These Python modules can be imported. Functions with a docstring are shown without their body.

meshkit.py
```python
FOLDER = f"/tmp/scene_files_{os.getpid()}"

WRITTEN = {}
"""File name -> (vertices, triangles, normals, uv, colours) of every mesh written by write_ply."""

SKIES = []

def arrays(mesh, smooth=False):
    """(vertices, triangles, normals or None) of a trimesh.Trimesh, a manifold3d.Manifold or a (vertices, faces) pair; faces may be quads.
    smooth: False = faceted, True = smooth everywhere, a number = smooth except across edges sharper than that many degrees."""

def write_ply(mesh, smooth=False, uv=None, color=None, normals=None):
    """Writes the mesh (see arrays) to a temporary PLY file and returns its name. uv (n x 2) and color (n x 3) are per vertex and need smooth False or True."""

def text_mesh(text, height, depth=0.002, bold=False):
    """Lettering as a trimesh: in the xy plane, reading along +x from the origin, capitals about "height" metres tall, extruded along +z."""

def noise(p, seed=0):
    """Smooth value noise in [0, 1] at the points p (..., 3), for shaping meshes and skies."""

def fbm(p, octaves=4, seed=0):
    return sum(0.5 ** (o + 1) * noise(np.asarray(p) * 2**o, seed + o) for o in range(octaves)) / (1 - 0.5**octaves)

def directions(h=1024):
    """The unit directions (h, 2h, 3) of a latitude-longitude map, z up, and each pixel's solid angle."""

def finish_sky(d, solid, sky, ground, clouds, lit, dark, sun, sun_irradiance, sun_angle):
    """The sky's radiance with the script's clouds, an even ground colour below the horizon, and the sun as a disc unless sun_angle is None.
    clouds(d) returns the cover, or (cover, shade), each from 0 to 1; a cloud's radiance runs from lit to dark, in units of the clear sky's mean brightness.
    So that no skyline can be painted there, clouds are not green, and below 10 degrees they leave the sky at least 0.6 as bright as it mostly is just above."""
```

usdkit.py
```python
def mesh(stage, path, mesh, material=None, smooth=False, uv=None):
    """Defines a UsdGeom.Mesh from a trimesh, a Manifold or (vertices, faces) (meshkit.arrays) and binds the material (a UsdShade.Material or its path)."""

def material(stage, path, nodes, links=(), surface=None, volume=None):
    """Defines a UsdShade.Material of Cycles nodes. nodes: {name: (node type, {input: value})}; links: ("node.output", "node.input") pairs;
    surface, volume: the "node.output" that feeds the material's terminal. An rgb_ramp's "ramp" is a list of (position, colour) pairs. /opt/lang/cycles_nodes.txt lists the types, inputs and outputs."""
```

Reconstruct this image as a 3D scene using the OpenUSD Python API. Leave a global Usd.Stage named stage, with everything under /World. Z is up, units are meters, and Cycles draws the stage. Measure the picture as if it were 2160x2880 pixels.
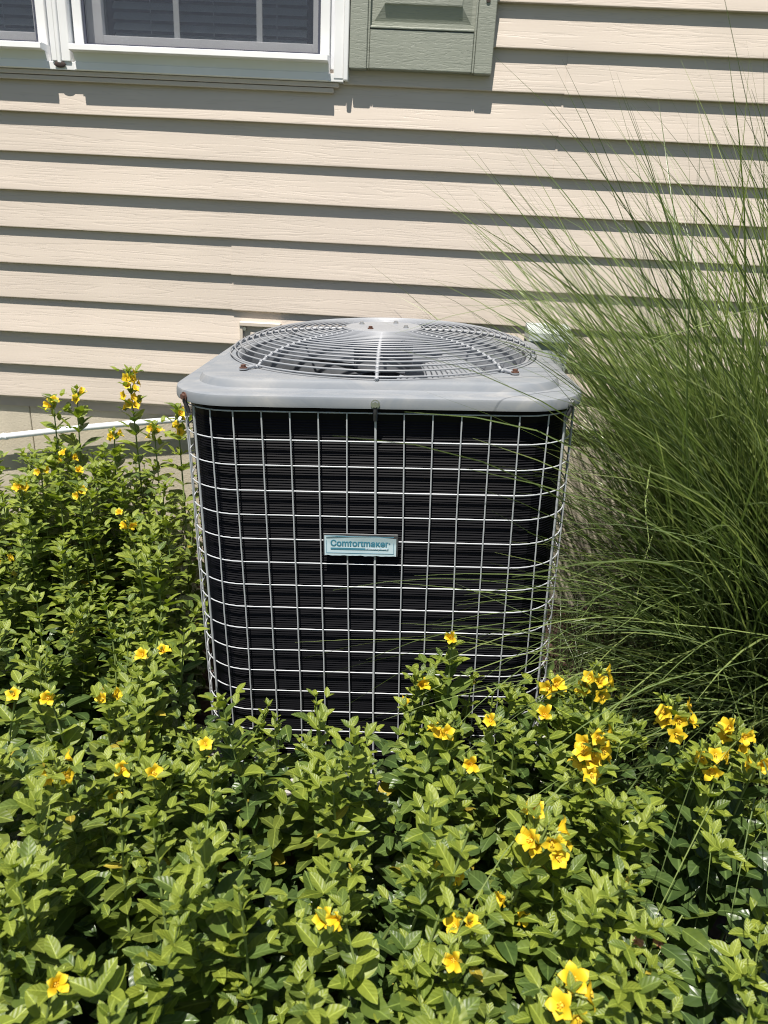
import math, random
import numpy as np
import trimesh, meshkit, usdkit
from pxr import Usd, UsdGeom, UsdLux, UsdShade, Gf, Sdf, Vt

stage = Usd.Stage.CreateInMemory()
UsdGeom.SetStageUpAxis(stage, "Z")
UsdGeom.SetStageMetersPerUnit(stage, 1.0)
UsdGeom.Xform.Define(stage, "/World")
PI = math.pi

# ------------------------------------------------------------------ camera, sky, sun, exposure
F_PX, CAM_D, CAM_Z = 2080.0, 2.2914, 1.2083
PITCH, ROLL, YAW = 0.37223, 0.05118, -0.03735
EXPOSURE = 0.62
SUN_I, SKY_S = 1.25, 0.055
LDIR = np.array([0.111, 0.358, -0.927]); LDIR /= np.linalg.norm(LDIR)      # the way the sunlight travels

_fwd = np.array([math.sin(YAW) * math.cos(PITCH), math.cos(YAW) * math.cos(PITCH), -math.sin(PITCH)])
_right = np.array([math.cos(YAW), -math.sin(YAW), 0.0]); _up = np.cross(_right, _fwd)
CR = math.cos(ROLL) * _right + math.sin(ROLL) * _up
CU = -math.sin(ROLL) * _right + math.cos(ROLL) * _up
EYE = np.array([0.0, -CAM_D, CAM_Z])

cam = UsdGeom.Camera.Define(stage, "/World/camera")
m = Gf.Matrix4d(); m.SetIdentity()
for i, a in enumerate((CR, CU, -_fwd, EYE)):
    m.SetRow(i, Gf.Vec4d(*map(float, a), 1.0 if i == 3 else 0.0))
cam.AddTransformOp().Set(m)
cam.CreateHorizontalApertureAttr(36.0); cam.CreateVerticalApertureAttr(48.0)
cam.CreateFocalLengthAttr(36.0 * F_PX / 2160)
cam.CreateClippingRangeAttr(Gf.Vec2f(0.05, 1000))
cam.CreateFStopAttr(9.0); cam.CreateFocusDistanceAttr(1.5)
cam.CreateExposureAttr(EXPOSURE)

to_sun = -LDIR
SUN_EL = math.asin(to_sun[2]); SUN_ROT = math.atan2(to_sun[0], to_sun[1])
UsdGeom.Scope.Define(stage, "/World/Looks")
sky_mat = usdkit.material(stage, "/World/Looks/sky", {
    "s": ("sky_texture", {"sky_type": "single_scattering", "sun_disc": False, "sun_elevation": SUN_EL, "sun_rotation": SUN_ROT,
                          "altitude": 100.0, "air_density": 1.0, "aerosol_density": 1.0, "ozone_density": 1.0}),
    "b": ("background_shader", {"strength": SKY_S})}, [("s.color", "b.color")], surface="b.background")
dome = UsdLux.DomeLight.Define(stage, "/World/sky")
UsdShade.MaterialBindingAPI.Apply(dome.GetPrim()).Bind(sky_mat)
dome.GetPrim().SetCustomDataByKey("kind", "structure")
sun = UsdLux.DistantLight.Define(stage, "/World/sun")
sun.CreateNormalizeAttr(True); sun.CreateIntensityAttr(SUN_I); sun.CreateAngleAttr(0.53)
sun.CreateColorAttr(Gf.Vec3f(1.0, 0.945, 0.875))
_z = to_sun; _x = np.cross([0, 1, 0], _z); _x /= np.linalg.norm(_x); _y = np.cross(_z, _x)
m = Gf.Matrix4d(); m.SetIdentity()
for i, a in enumerate((_x, _y, _z)):
    m.SetRow(i, Gf.Vec4d(*map(float, a), 0.0))
sun.AddTransformOp().Set(m)

# ------------------------------------------------------------------ helpers
def ray(px, py):
    v = _fwd * F_PX + CR * (px - 1080) - CU * (py - 1440)
    return v / np.linalg.norm(v)

def at(px, py, Y):
    v = ray(px, py); return EYE + v * ((Y - EYE[1]) / v[1])

def at_z(px, py, z):
    v = ray(px, py); return EYE + v * ((z - EYE[2]) / v[2])

def proj(p):
    d = np.asarray(p, float) - EYE
    k = F_PX / (d @ _fwd)
    return 1080 + k * (d @ CR), 1440 - k * (d @ CU)

_names = {}
def path_for(parent, name):
    key = (parent, name); n = _names.get(key, 0); _names[key] = n + 1
    return f"{parent}/{name}" + (f"_{n:03d}" if n else "")

def keys(prim, label=None, cat=None, group=None, kind=None):
    for k, v in (("label", label), ("category", cat), ("group", group), ("kind", kind)):
        if v: prim.SetCustomDataByKey(k, v)
    return prim

def where(parent):
    return "/World" if parent is None else (parent if isinstance(parent, str) else str(parent.GetPath()))

def obj(name, mesh, mat, parent=None, smooth=False, uv=None, **k):
    p = path_for(where(parent), name)
    g = usdkit.mesh(stage, p, mesh, mat, smooth, uv)
    return keys(g.GetPrim(), k.get("label"), k.get("cat"), k.get("group"), k.get("kind"))

def thing(name, label=None, cat=None, loc=(0, 0, 0), rot=None, group=None, parent=None):
    x = UsdGeom.Xform.Define(stage, path_for(where(parent), name))
    x.AddTranslateOp().Set(Gf.Vec3d(*map(float, loc)))
    if rot is not None: x.AddRotateXYZOp().Set(Gf.Vec3f(*map(float, rot)))
    return keys(x.GetPrim(), label, cat, group)

class MB:
    def __init__(s): s.v, s.f, s.n = [], [], 0
    def add(s, v, f):
        v = np.asarray(v, float); f = np.asarray(f, int)
        if f.shape[1] == 4: f = np.vstack([f[:, [0, 1, 2]], f[:, [0, 2, 3]]])
        s.v.append(v); s.f.append(f + s.n); s.n += len(v); return s
    def tm(s, t): return s.add(t.vertices, t.faces)
    def box(s, x0, x1, y0, y1, z0, z1, c=0.0):
        return s.add(*rbox(x0, x1, y0, y1, z0, z1, c))
    def out(s): return np.vstack(s.v), np.vstack(s.f)

def rbox(x0, x1, y0, y1, z0, z1, c=0.0):
    """A box with chamfered edges."""
    if c <= 0:
        b = trimesh.creation.box((x1 - x0, y1 - y0, z1 - z0)); b.apply_translation(((x0 + x1) / 2, (y0 + y1) / 2, (z0 + z1) / 2))
        return b.vertices, b.faces
    pts = []
    for sx in (0, 1):
        for sy in (0, 1):
            for sz in (0, 1):
                X, Y, Z = (x1 if sx else x0), (y1 if sy else y0), (z1 if sz else z0)
                dx, dy, dz = (-c if sx else c), (-c if sy else c), (-c if sz else c)
                pts += [(X, Y + dy, Z + dz), (X + dx, Y, Z + dz), (X + dx, Y + dy, Z)]
    h = trimesh.convex.convex_hull(np.array(pts))
    return h.vertices, h.faces

def tube(pts, r, n=6, closed=False, cap=True):
    pts = np.asarray(pts, float); k = len(pts)
    r = np.broadcast_to(np.asarray(r, float), (k,))
    if closed: t = np.roll(pts, -1, 0) - np.roll(pts, 1, 0)
    else: t = np.gradient(pts, axis=0)
    t /= np.linalg.norm(t, axis=1, keepdims=True)
    u = np.zeros_like(pts)
    a = np.array([0, 0, 1.0]) if abs(t[0][2]) < 0.9 else np.array([0, 1.0, 0])
    for i in range(k):
        a = a - t[i] * (a @ t[i]); a /= np.linalg.norm(a); u[i] = a
    w = np.cross(t, u)
    ang = np.arange(n) / n * 2 * PI
    v = (pts[:, None] + r[:, None, None] * (u[:, None] * np.cos(ang)[None, :, None] + w[:, None] * np.sin(ang)[None, :, None])).reshape(-1, 3)
    f = []
    for i in range(k if closed else k - 1):
        j = (i + 1) % k
        for q in range(n):
            q2 = (q + 1) % n
            f.append((i * n + q, j * n + q, j * n + q2, i * n + q2))
    f = np.array(f); f = np.vstack([f[:, [0, 2, 1]], f[:, [0, 3, 2]]])
    if cap and not closed:
        v = np.vstack([v, pts[0], pts[-1]]); c0, c1 = len(v) - 2, len(v) - 1; e = []
        for q in range(n):
            q2 = (q + 1) % n
            e.append((c0, q, q2)); e.append((c1, (k - 1) * n + q2, (k - 1) * n + q))
        f = np.vstack([f, np.array(e)[:, [0, 2, 1]]])
    return v, f

def loft(rings, close_last=False):
    """rings: list of (n, 3) closed loops."""
    n = len(rings[0]); v = np.vstack(rings); f = []
    for i in range(len(rings) - 1):
        for q in range(n):
            q2 = (q + 1) % n
            f.append((i * n + q, i * n + q2, (i + 1) * n + q2, (i + 1) * n + q))
    f = np.array(f); f = np.vstack([f[:, [0, 1, 2]], f[:, [0, 2, 3]]])
    if close_last:
        c = rings[-1].mean(0); v = np.vstack([v, c]); b = (len(rings) - 1) * n
        f = np.vstack([f, [(b + q, b + (q + 1) % n, len(v) - 1) for q in range(n)]])
    return v, f

def revolve(prof, n=32, c=(0, 0)):
    a = np.arange(n) / n * 2 * PI
    return [np.stack([c[0] + r * np.cos(a), c[1] + r * np.sin(a), np.full(n, z)], 1) for r, z in prof]

def rsq_loop(half, r, seg=8, per=1):
    """A rounded square, anticlockwise, starting at the right side's bottom."""
    pts = []
    for k, (cx, cy) in enumerate(((1, 1), (-1, 1), (-1, -1), (1, -1))):
        a0 = k * PI / 2
        for i in range(seg + 1):
            a = a0 + i / seg * PI / 2
            pts.append(((half - r) * cx + r * math.cos(a), (half - r) * cy + r * math.sin(a)))
    return np.array(pts)

def rsq_polar(half, r, ang):
    p = rsq_loop(half, r, 48); a = np.arctan2(p[:, 1], p[:, 0]) % (2 * PI); d = np.hypot(p[:, 0], p[:, 1])
    out = np.empty(len(ang))
    for i, t in enumerate(ang):                       # flat sides exactly, corners by interpolation
        c, s_ = abs(math.cos(t)), abs(math.sin(t)); R = half / max(c, s_)
        if min(c, s_) * R > half - r:
            o = np.argsort(a); R = np.interp(t % (2 * PI), np.r_[a[o][-1] - 2 * PI, a[o], a[o][0] + 2 * PI], np.r_[d[o][-1], d[o], d[o][0]])
        out[i] = R
    return out

# ------------------------------------------------------------------ materials
def mat(name, nodes, links, surface="p.BSDF"):
    return usdkit.material(stage, "/World/Looks/" + name, nodes, links, surface=surface)

def plain(name, col, rough=0.5, metallic=0.0, spec=0.5, var=0.0, vscale=20.0, bump=0.0, bscale=200.0):
    n = {"g": ("geometry", {}), "p": ("principled_bsdf", {"base_color": col, "roughness": rough, "metallic": metallic, "specular_ior_level": spec})}
    l = []
    if var:
        a = [max(0, c * (1 - var)) for c in col]; b = [c * (1 + var) for c in col]
        n["n"] = ("noise_texture", {"scale": vscale, "detail": 4.0}); n["r"] = ("rgb_ramp", {"ramp": [(0.3, a), (0.7, b)]})
        l += [("g.position", "n.vector"), ("n.fac", "r.fac"), ("r.color", "p.base_color")]
    if bump:
        n["bn"] = ("noise_texture", {"scale": bscale, "detail": 3.0}); n["b"] = ("bump", {"strength": bump, "distance": 0.002})
        l += [("g.position", "bn.vector"), ("bn.fac", "b.height"), ("b.normal", "p.normal")]
    return mat(name, n, l)

def grain(name, col, axis_scale, lines, strength, rough, dark=0.9, dist=0.0012, var=0.05):
    """Embossed wood grain: level lines of a stretched noise pressed into a plain colour."""
    return mat(name, {
        "g": ("geometry", {}), "m": ("mapping", {"scale": axis_scale}),
        "n": ("noise_texture", {"scale": 1.0, "detail": 3.0, "roughness": 0.55, "distortion": 0.35}),
        "k": ("math", {"math_type": "multiply", "value2": lines}), "fr": ("math", {"math_type": "fraction"}),
        "r": ("rgb_ramp", {"ramp": [(0.0, (0.0,) * 3), (0.07, (0.15,) * 3), (0.22, (0.85,) * 3), (0.7, (1,) * 3), (0.97, (0.8,) * 3), (1.0, (0.0,) * 3)]}),
        "m2": ("mapping", {"scale": (axis_scale[0] * 3, axis_scale[1], axis_scale[2] * 3.1)}),
        "n2": ("noise_texture", {"scale": 1.0, "detail": 4.0, "roughness": 0.7}),
        "ad": ("math", {"math_type": "multiply_add", "value2": 0.22}),
        "b": ("bump", {"strength": strength, "distance": dist}),
        "dk": ("rgb_ramp", {"ramp": [(0.0, tuple(c * dark for c in col)), (0.3, col), (1.0, col)]}),
        "vn": ("noise_texture", {"scale": 2.2, "detail": 3.0}), "vr": ("rgb_ramp", {"ramp": [(0.3, (1 - var,) * 3), (0.7, (1 + var,) * 3)]}),
        "mx": ("mix", {"mix_type": "multiply", "fac": 1.0}),
        "p": ("principled_bsdf", {"roughness": rough})},
        [("g.position", "m.vector"), ("m.vector", "n.vector"), ("n.fac", "k.value1"), ("k.value", "fr.value1"), ("fr.value", "r.fac"),
         ("g.position", "m2.vector"), ("m2.vector", "n2.vector"), ("n2.fac", "ad.value1"), ("r.color", "ad.value3"), ("ad.value", "b.height"),
         ("b.normal", "p.normal"), ("r.color", "dk.fac"), ("g.position", "vn.vector"), ("vn.fac", "vr.fac"),
         ("dk.color", "mx.color1"), ("vr.color", "mx.color2"), ("mx.color", "p.base_color")])

SIDING = (0.578, 0.503, 0.426)
M = {}
M["siding"] = grain("siding_vinyl", SIDING, (2.0, 1.0, 46.0), 6.0, 0.27, 0.45, 0.92, var=0.06)
M["shutter"] = grain("shutter_green", (0.265, 0.28, 0.23), (7.0, 1.0, 90.0), 9.0, 0.35, 0.5, 0.95, var=0.1)
M["foundation"] = plain("foundation_stucco", (0.52, 0.465, 0.36), 0.9, var=0.1, vscale=9, bump=0.5, bscale=160)
M["white"] = plain("white_vinyl", (0.78, 0.78, 0.77), 0.4, var=0.04, vscale=8)
M["white_dull"] = plain("white_sash", (0.70, 0.71, 0.73), 0.45, var=0.05, vscale=14)
M["dirt"] = plain("dark_dirt", (0.05, 0.035, 0.03), 0.9)
M["blind"] = plain("blind_slat", (0.82, 0.82, 0.79), 0.5)
M["muntin"] = plain("grey_muntin", (0.42, 0.44, 0.45), 0.5)
M["room"] = plain("dark_room", (0.03, 0.03, 0.03), 0.9)
M["sealant"] = plain("beige_trim", (0.45, 0.385, 0.33), 0.6, var=0.08)
M["gasket"] = plain("dark_gasket", (0.05, 0.055, 0.08), 0.6)
M["pvc"] = plain("white_pvc", (0.74, 0.76, 0.78), 0.35, var=0.06, vscale=6)
M["beige_plastic"] = plain("beige_plastic", (0.62, 0.55, 0.46), 0.4, var=0.04)
M["box_grey"] = plain("electrical_box_grey", (0.42, 0.46, 0.45), 0.45, var=0.06, vscale=12)
M["vent_white"] = plain("vent_white", (0.74, 0.73, 0.69), 0.5, var=0.06)
M["wire"] = plain("guard_wire", (0.44, 0.46, 0.48), 0.35, var=0.06, vscale=15)
M["ring"] = plain("fan_guard_wire", (0.28, 0.292, 0.31), 0.4, var=0.08, vscale=12)
M["steel"] = plain("zinc_screw", (0.55, 0.55, 0.55), 0.3, metallic=0.9)
M["rust"] = plain("rusty_screw", (0.105, 0.048, 0.032), 0.8, var=0.4, vscale=300)
M["clip"] = plain("dark_clip", (0.05, 0.05, 0.055), 0.5)
M["fan"] = plain("fan_metal", (0.25, 0.265, 0.285), 0.45, var=0.15, vscale=14)
M["motor"] = plain("motor_grey", (0.16, 0.165, 0.175), 0.5, var=0.1)
M["concrete"] = plain("pad_concrete", (0.42, 0.40, 0.37), 0.9, var=0.15, vscale=14, bump=0.4)
M["plate_back"] = plain("plate_backing", (0.055, 0.058, 0.062), 0.5)
M["plate"] = plain("plate_face", (0.50, 0.63, 0.68), 0.3, var=0.05, vscale=40)
M["letter"] = plain("plate_blue", (0.055, 0.20, 0.28), 0.4)
M["letter_white"] = plain("plate_white", (0.8, 0.84, 0.86), 0.4)
M["cap"] = mat("weathered_cap", {
    "g": ("geometry", {}), "m": ("mapping", {"scale": (9, 26, 18)}), "n": ("noise_texture", {"scale": 1.0, "detail": 5.0, "roughness": 0.62, "distortion": 0.8}),
    "r": ("rgb_ramp", {"ramp": [(0.28, (0.175, 0.196, 0.222)), (0.45, (0.21, 0.227, 0.248)), (0.58, (0.238, 0.250, 0.264)), (0.78, (0.33, 0.328, 0.32))]}),
    "n2": ("noise_texture", {"scale": 5.0, "detail": 3.0}), "rr": ("rgb_ramp", {"ramp": [(0.3, (0.42,) * 3), (0.7, (0.6,) * 3)]}),
    "p": ("principled_bsdf", {"specular_ior_level": 0.35})},
    [("g.position", "m.vector"), ("m.vector", "n.vector"), ("n.fac", "r.fac"), ("r.color", "p.base_color"),
     ("g.position", "n2.vector"), ("n2.fac", "rr.fac"), ("rr.color", "p.roughness")])
M["coil"] = mat("condenser_coil", {
    "g": ("geometry", {}), "s": ("separate_xyz", {}), "m": ("mapping", {"scale": (3, 3, 40)}),
    "n": ("noise_texture", {"scale": 1.0, "detail": 4.0}),
    "r": ("rgb_ramp", {"ramp": [(0.3, (0.0005, 0.0006, 0.0022)), (0.52, (0.0010, 0.0010, 0.0026)), (0.75, (0.0030, 0.0025, 0.0034))]}),
    "p": ("principled_bsdf", {"roughness": 0.5, "specular_ior_level": 0.16})},
    [("g.position", "m.vector"), ("m.vector", "n.vector"), ("n.fac", "r.fac"), ("r.color", "p.base_color")])
M["mulch"] = mat("mulch_bed", {
    "g": ("geometry", {}), "v": ("voronoi_texture", {"scale": 42.0, "randomness": 1.0}), "n": ("noise_texture", {"scale": 9.0, "detail": 5.0}),
    "r": ("rgb_ramp", {"ramp": [(0.3, (0.020, 0.012, 0.009)), (0.5, (0.060, 0.034, 0.026)), (0.75, (0.115, 0.07, 0.052))]}),
    "ad": ("math", {"math_type": "multiply_add", "value2": 0.5}), "b": ("bump", {"strength": 0.9, "distance": 0.01}),
    "p": ("principled_bsdf", {"roughness": 0.95})},
    [("g.position", "v.vector"), ("g.position", "n.vector"), ("v.distance", "ad.value1"), ("n.fac", "ad.value3"), ("n.fac", "r.fac"),
     ("r.color", "p.base_color"), ("ad.value", "b.height"), ("b.normal", "p.normal")])
M["lawn"] = mat("lawn_ground", {
    "g": ("geometry", {}), "n": ("noise_texture", {"scale": 3.0, "detail": 8.0}),
    "r": ("rgb_ramp", {"ramp": [(0.3, (0.035, 0.05, 0.016)), (0.6, (0.06, 0.085, 0.025)), (0.8, (0.10, 0.10, 0.05))]}),
    "p": ("principled_bsdf", {"roughness": 0.95})}, [("g.position", "n.vector"), ("n.fac", "r.fac"), ("r.color", "p.base_color")])
M["chip"] = plain("mulch_chip", (0.105, 0.06, 0.045), 0.95, var=0.5, vscale=60)

M["screen"] = mat("insect_screen", {"t": ("transparent_bsdf", {}), "d": ("principled_bsdf", {"base_color": (0.06, 0.066, 0.085), "roughness": 0.7}),
                                   "mx": ("mix_closure", {"fac": 0.25})}, [("t.BSDF", "mx.closure1"), ("d.BSDF", "mx.closure2")], surface="mx.closure")
M["glass"] = mat("window_glass", {"t": ("transparent_bsdf", {"color": (0.90, 0.93, 0.92)}), "d": ("glossy_bsdf", {"roughness": 0.01, "color": (1, 1, 1)}),
                                 "f": ("fresnel", {"IOR": 1.5}), "mx": ("mix_closure", {})},
                [("t.BSDF", "mx.closure1"), ("d.BSDF", "mx.closure2"), ("f.fac", "mx.fac")], surface="mx.closure")

def _leaf(name, lo, hi, trans, vein, rough):
    return mat(name, {
        "uv": ("texture_coordinate", {}), "s": ("separate_xyz", {}), "g": ("geometry", {}), "oi": ("object_info", {}),
        "n": ("noise_texture", {"scale": 17.0, "detail": 3.0, "roughness": 0.7}),
        "a1": ("math", {"math_type": "multiply_add", "value2": 0.30, "value3": -0.15}),
        "sm": ("math", {"math_type": "add"}),
        "r": ("rgb_ramp", {"ramp": [(0.30, lo), (0.72, hi)]}),
        "v0": ("math", {"math_type": "subtract", "value2": 0.5}), "va": ("math", {"math_type": "absolute"}),
        "vb": ("math", {"math_type": "multiply", "value2": -3.2}), "vu": ("math", {"math_type": "multiply_add", "value2": 5.0}),
        "fr": ("math", {"math_type": "fraction"}),
        "vr": ("rgb_ramp", {"ramp": [(0.0, (0.0,) * 3), (0.2, (0.62,) * 3), (0.5, (1.0,) * 3), (0.8, (0.62,) * 3), (1.0, (0.0,) * 3)]}),
        "mid": ("rgb_ramp", {"ramp": [(0.0, (0.0,) * 3), (0.05, (1.0,) * 3), (1.0, (1.0,) * 3)]}),
        "h": ("math", {"math_type": "multiply"}),
        "b": ("bump", {"strength": 0.27 * vein, "distance": 0.0022}),
        "midc": ("mix", {"mix_type": "mix", "color1": tuple(min(1, c * 1.6 + 0.01) for c in hi)}),
        "p": ("principled_bsdf", {"roughness": rough, "specular_ior_level": 0.45}),
        "t": ("translucent_bsdf", {}), "tc": ("mix", {"mix_type": "multiply", "fac": 1.0, "color2": (1.35, 1.5, 0.55)}),
        "mx": ("mix_closure", {"fac": trans})},
        [("uv.UV", "s.vector"), ("s.y", "v0.value1"), ("v0.value", "va.value1"), ("va.value", "vb.value1"), ("s.x", "vu.value1"), ("vb.value", "vu.value3"),
         ("vu.value", "fr.value1"), ("fr.value", "vr.fac"), ("va.value", "mid.fac"), ("vr.color", "h.value1"), ("mid.color", "h.value2"),
         ("h.value", "b.height"), ("b.normal", "p.normal"), ("g.position", "n.vector"),
         ("oi.random", "a1.value1"), ("n.fac", "sm.value1"), ("a1.value", "sm.value2"), ("sm.value", "r.fac"),
         ("mid.color", "midc.fac"), ("r.color", "midc.color2"), ("midc.color", "p.base_color"), ("r.color", "tc.color1"), ("tc.color", "t.color"),
         ("p.BSDF", "mx.closure1"), ("t.BSDF", "mx.closure2")], surface="mx.closure")

M["leaf"] = _leaf("leaf_mature", (0.064, 0.106, 0.021), (0.142, 0.196, 0.037), 0.29, 1.0, 0.42)
M["leaf_young"] = _leaf("leaf_young", (0.138, 0.190, 0.025), (0.262, 0.312, 0.044), 0.32, 1.0, 0.45)
M["leaf_b"] = _leaf("leaf_olive", (0.080, 0.114, 0.021), (0.170, 0.210, 0.035), 0.30, 1.0, 0.44)
M["leaf_c"] = _leaf("leaf_cool", (0.048, 0.088, 0.024), (0.104, 0.158, 0.038), 0.29, 1.0, 0.34)
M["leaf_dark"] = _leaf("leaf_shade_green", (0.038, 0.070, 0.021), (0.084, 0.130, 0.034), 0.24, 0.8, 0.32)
M["leaf_old"] = _leaf("leaf_yellowing", (0.30, 0.24, 0.03), (0.45, 0.36, 0.05), 0.3, 0.8, 0.5)
M["stem"] = plain("green_stem", (0.14, 0.19, 0.05), 0.5, var=0.25, vscale=30)
M["bud"] = plain("flower_bud", (0.22, 0.27, 0.05), 0.5, var=0.2, vscale=80)
M["wilt"] = plain("wilted_flower", (0.34, 0.15, 0.07), 0.7, var=0.3, vscale=120)
M["petal"] = mat("yellow_petal", {
    "uv": ("texture_coordinate", {}), "s": ("separate_xyz", {}), "r": ("rgb_ramp", {"ramp": [(0.0, (0.82, 0.54, 0.02)), (0.15, (0.86, 0.59, 0.024)), (0.5, (0.88, 0.62, 0.03)), (1.0, (0.90, 0.66, 0.05))]}),
    "p": ("principled_bsdf", {"roughness": 0.5, "specular_ior_level": 0.3}), "t": ("translucent_bsdf", {}), "mx": ("mix_closure", {"fac": 0.3})},
    [("uv.UV", "s.vector"), ("s.x", "r.fac"), ("r.color", "p.base_color"), ("r.color", "t.color"), ("p.BSDF", "mx.closure1"), ("t.BSDF", "mx.closure2")], surface="mx.closure")
M["flower_eye"] = plain("flower_centre", (0.76, 0.50, 0.04), 0.6)

def blade_mat(name, lo, hi, trans=0.3):
    return mat(name, {
        "g": ("geometry", {}), "uv": ("texture_coordinate", {}), "s": ("separate_xyz", {}),
        "n": ("noise_texture", {"scale": 26.0, "detail": 3.0}), "r": ("rgb_ramp", {"ramp": [(0.3, lo), (0.7, hi)]}),
        "v0": ("math", {"math_type": "subtract", "value2": 0.5}), "va": ("math", {"math_type": "absolute"}),
        "mid": ("rgb_ramp", {"ramp": [(0.0, (0.0,) * 3), (0.10, (0.0,) * 3), (0.16, (1.0,) * 3), (1, (1.0,) * 3)]}),
        "mc": ("mix", {"color1": (0.30, 0.36, 0.20)}),
        "p": ("principled_bsdf", {"roughness": 0.30, "specular_ior_level": 0.6}), "t": ("translucent_bsdf", {}), "mx": ("mix_closure", {"fac": trans})},
        [("g.position", "n.vector"), ("n.fac", "r.fac"), ("uv.UV", "s.vector"), ("s.y", "v0.value1"), ("v0.value", "va.value1"), ("va.value", "mid.fac"),
         ("mid.color", "mc.fac"), ("r.color", "mc.color2"), ("mc.color", "p.base_color"), ("r.color", "t.color"), ("p.BSDF", "mx.closure1"), ("t.BSDF", "mx.closure2")], surface="mx.closure")
M["blade"] = blade_mat("grass_blade", (0.085, 0.140, 0.022), (0.175, 0.250, 0.05), 0.38)
M["blade_b"] = blade_mat("grass_blade_light", (0.18, 0.25, 0.055), (0.33, 0.40, 0.11), 0.38)
M["blade_c"] = blade_mat("grass_blade_dark", (0.042, 0.078, 0.014), (0.09, 0.145, 0.028), 0.34)
M["straw"] = plain("dry_grass", (0.34, 0.29, 0.17), 0.7, var=0.3, vscale=40)

# ------------------------------------------------------------------ ground
gv = np.array([(-60, -60, 0), (60, -60, 0), (60, 60, 0), (-60, 60, 0)], float)
obj("ground", (gv, np.array([(0, 1, 2, 3)])), M["lawn"], kind="structure")
nx, ny = 90, 80
gx, gy = np.meshgrid(np.linspace(-2.6, 2.6, nx), np.linspace(-2.35, -0.002, ny))
gz = 0.006 + 0.016 * meshkit.fbm(np.stack([gx * 14, gy * 14, 0 * gx], -1), 3, 4)
idx = np.arange(nx * ny).reshape(ny, nx)
gf = np.stack([idx[:-1, :-1], idx[:-1, 1:], idx[1:, 1:], idx[1:, :-1]], -1).reshape(-1, 4)
obj("mulch_bed", (np.stack([gx, gy, gz], -1).reshape(-1, 3), gf), M["mulch"], smooth=True, kind="structure")

# ------------------------------------------------------------------ house wall
EXPO, ZK0 = 0.1016, 1.45          # siding exposure and the height of course 0's lower edge
house = thing("house", "beige clapboard sided house wall with a white window on a pale foundation", "house")
WX0, WX1, WTOP = -3.2, 3.2, 3.3
LAP = {0: .0171, 1: .0132, 2: .0163, 3: .0134, 4: .0136, 5: .0118, 6: .0200, 7: .0178, 8: .0140, -1: .0153, -2: .0174, -3: .0184}
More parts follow.
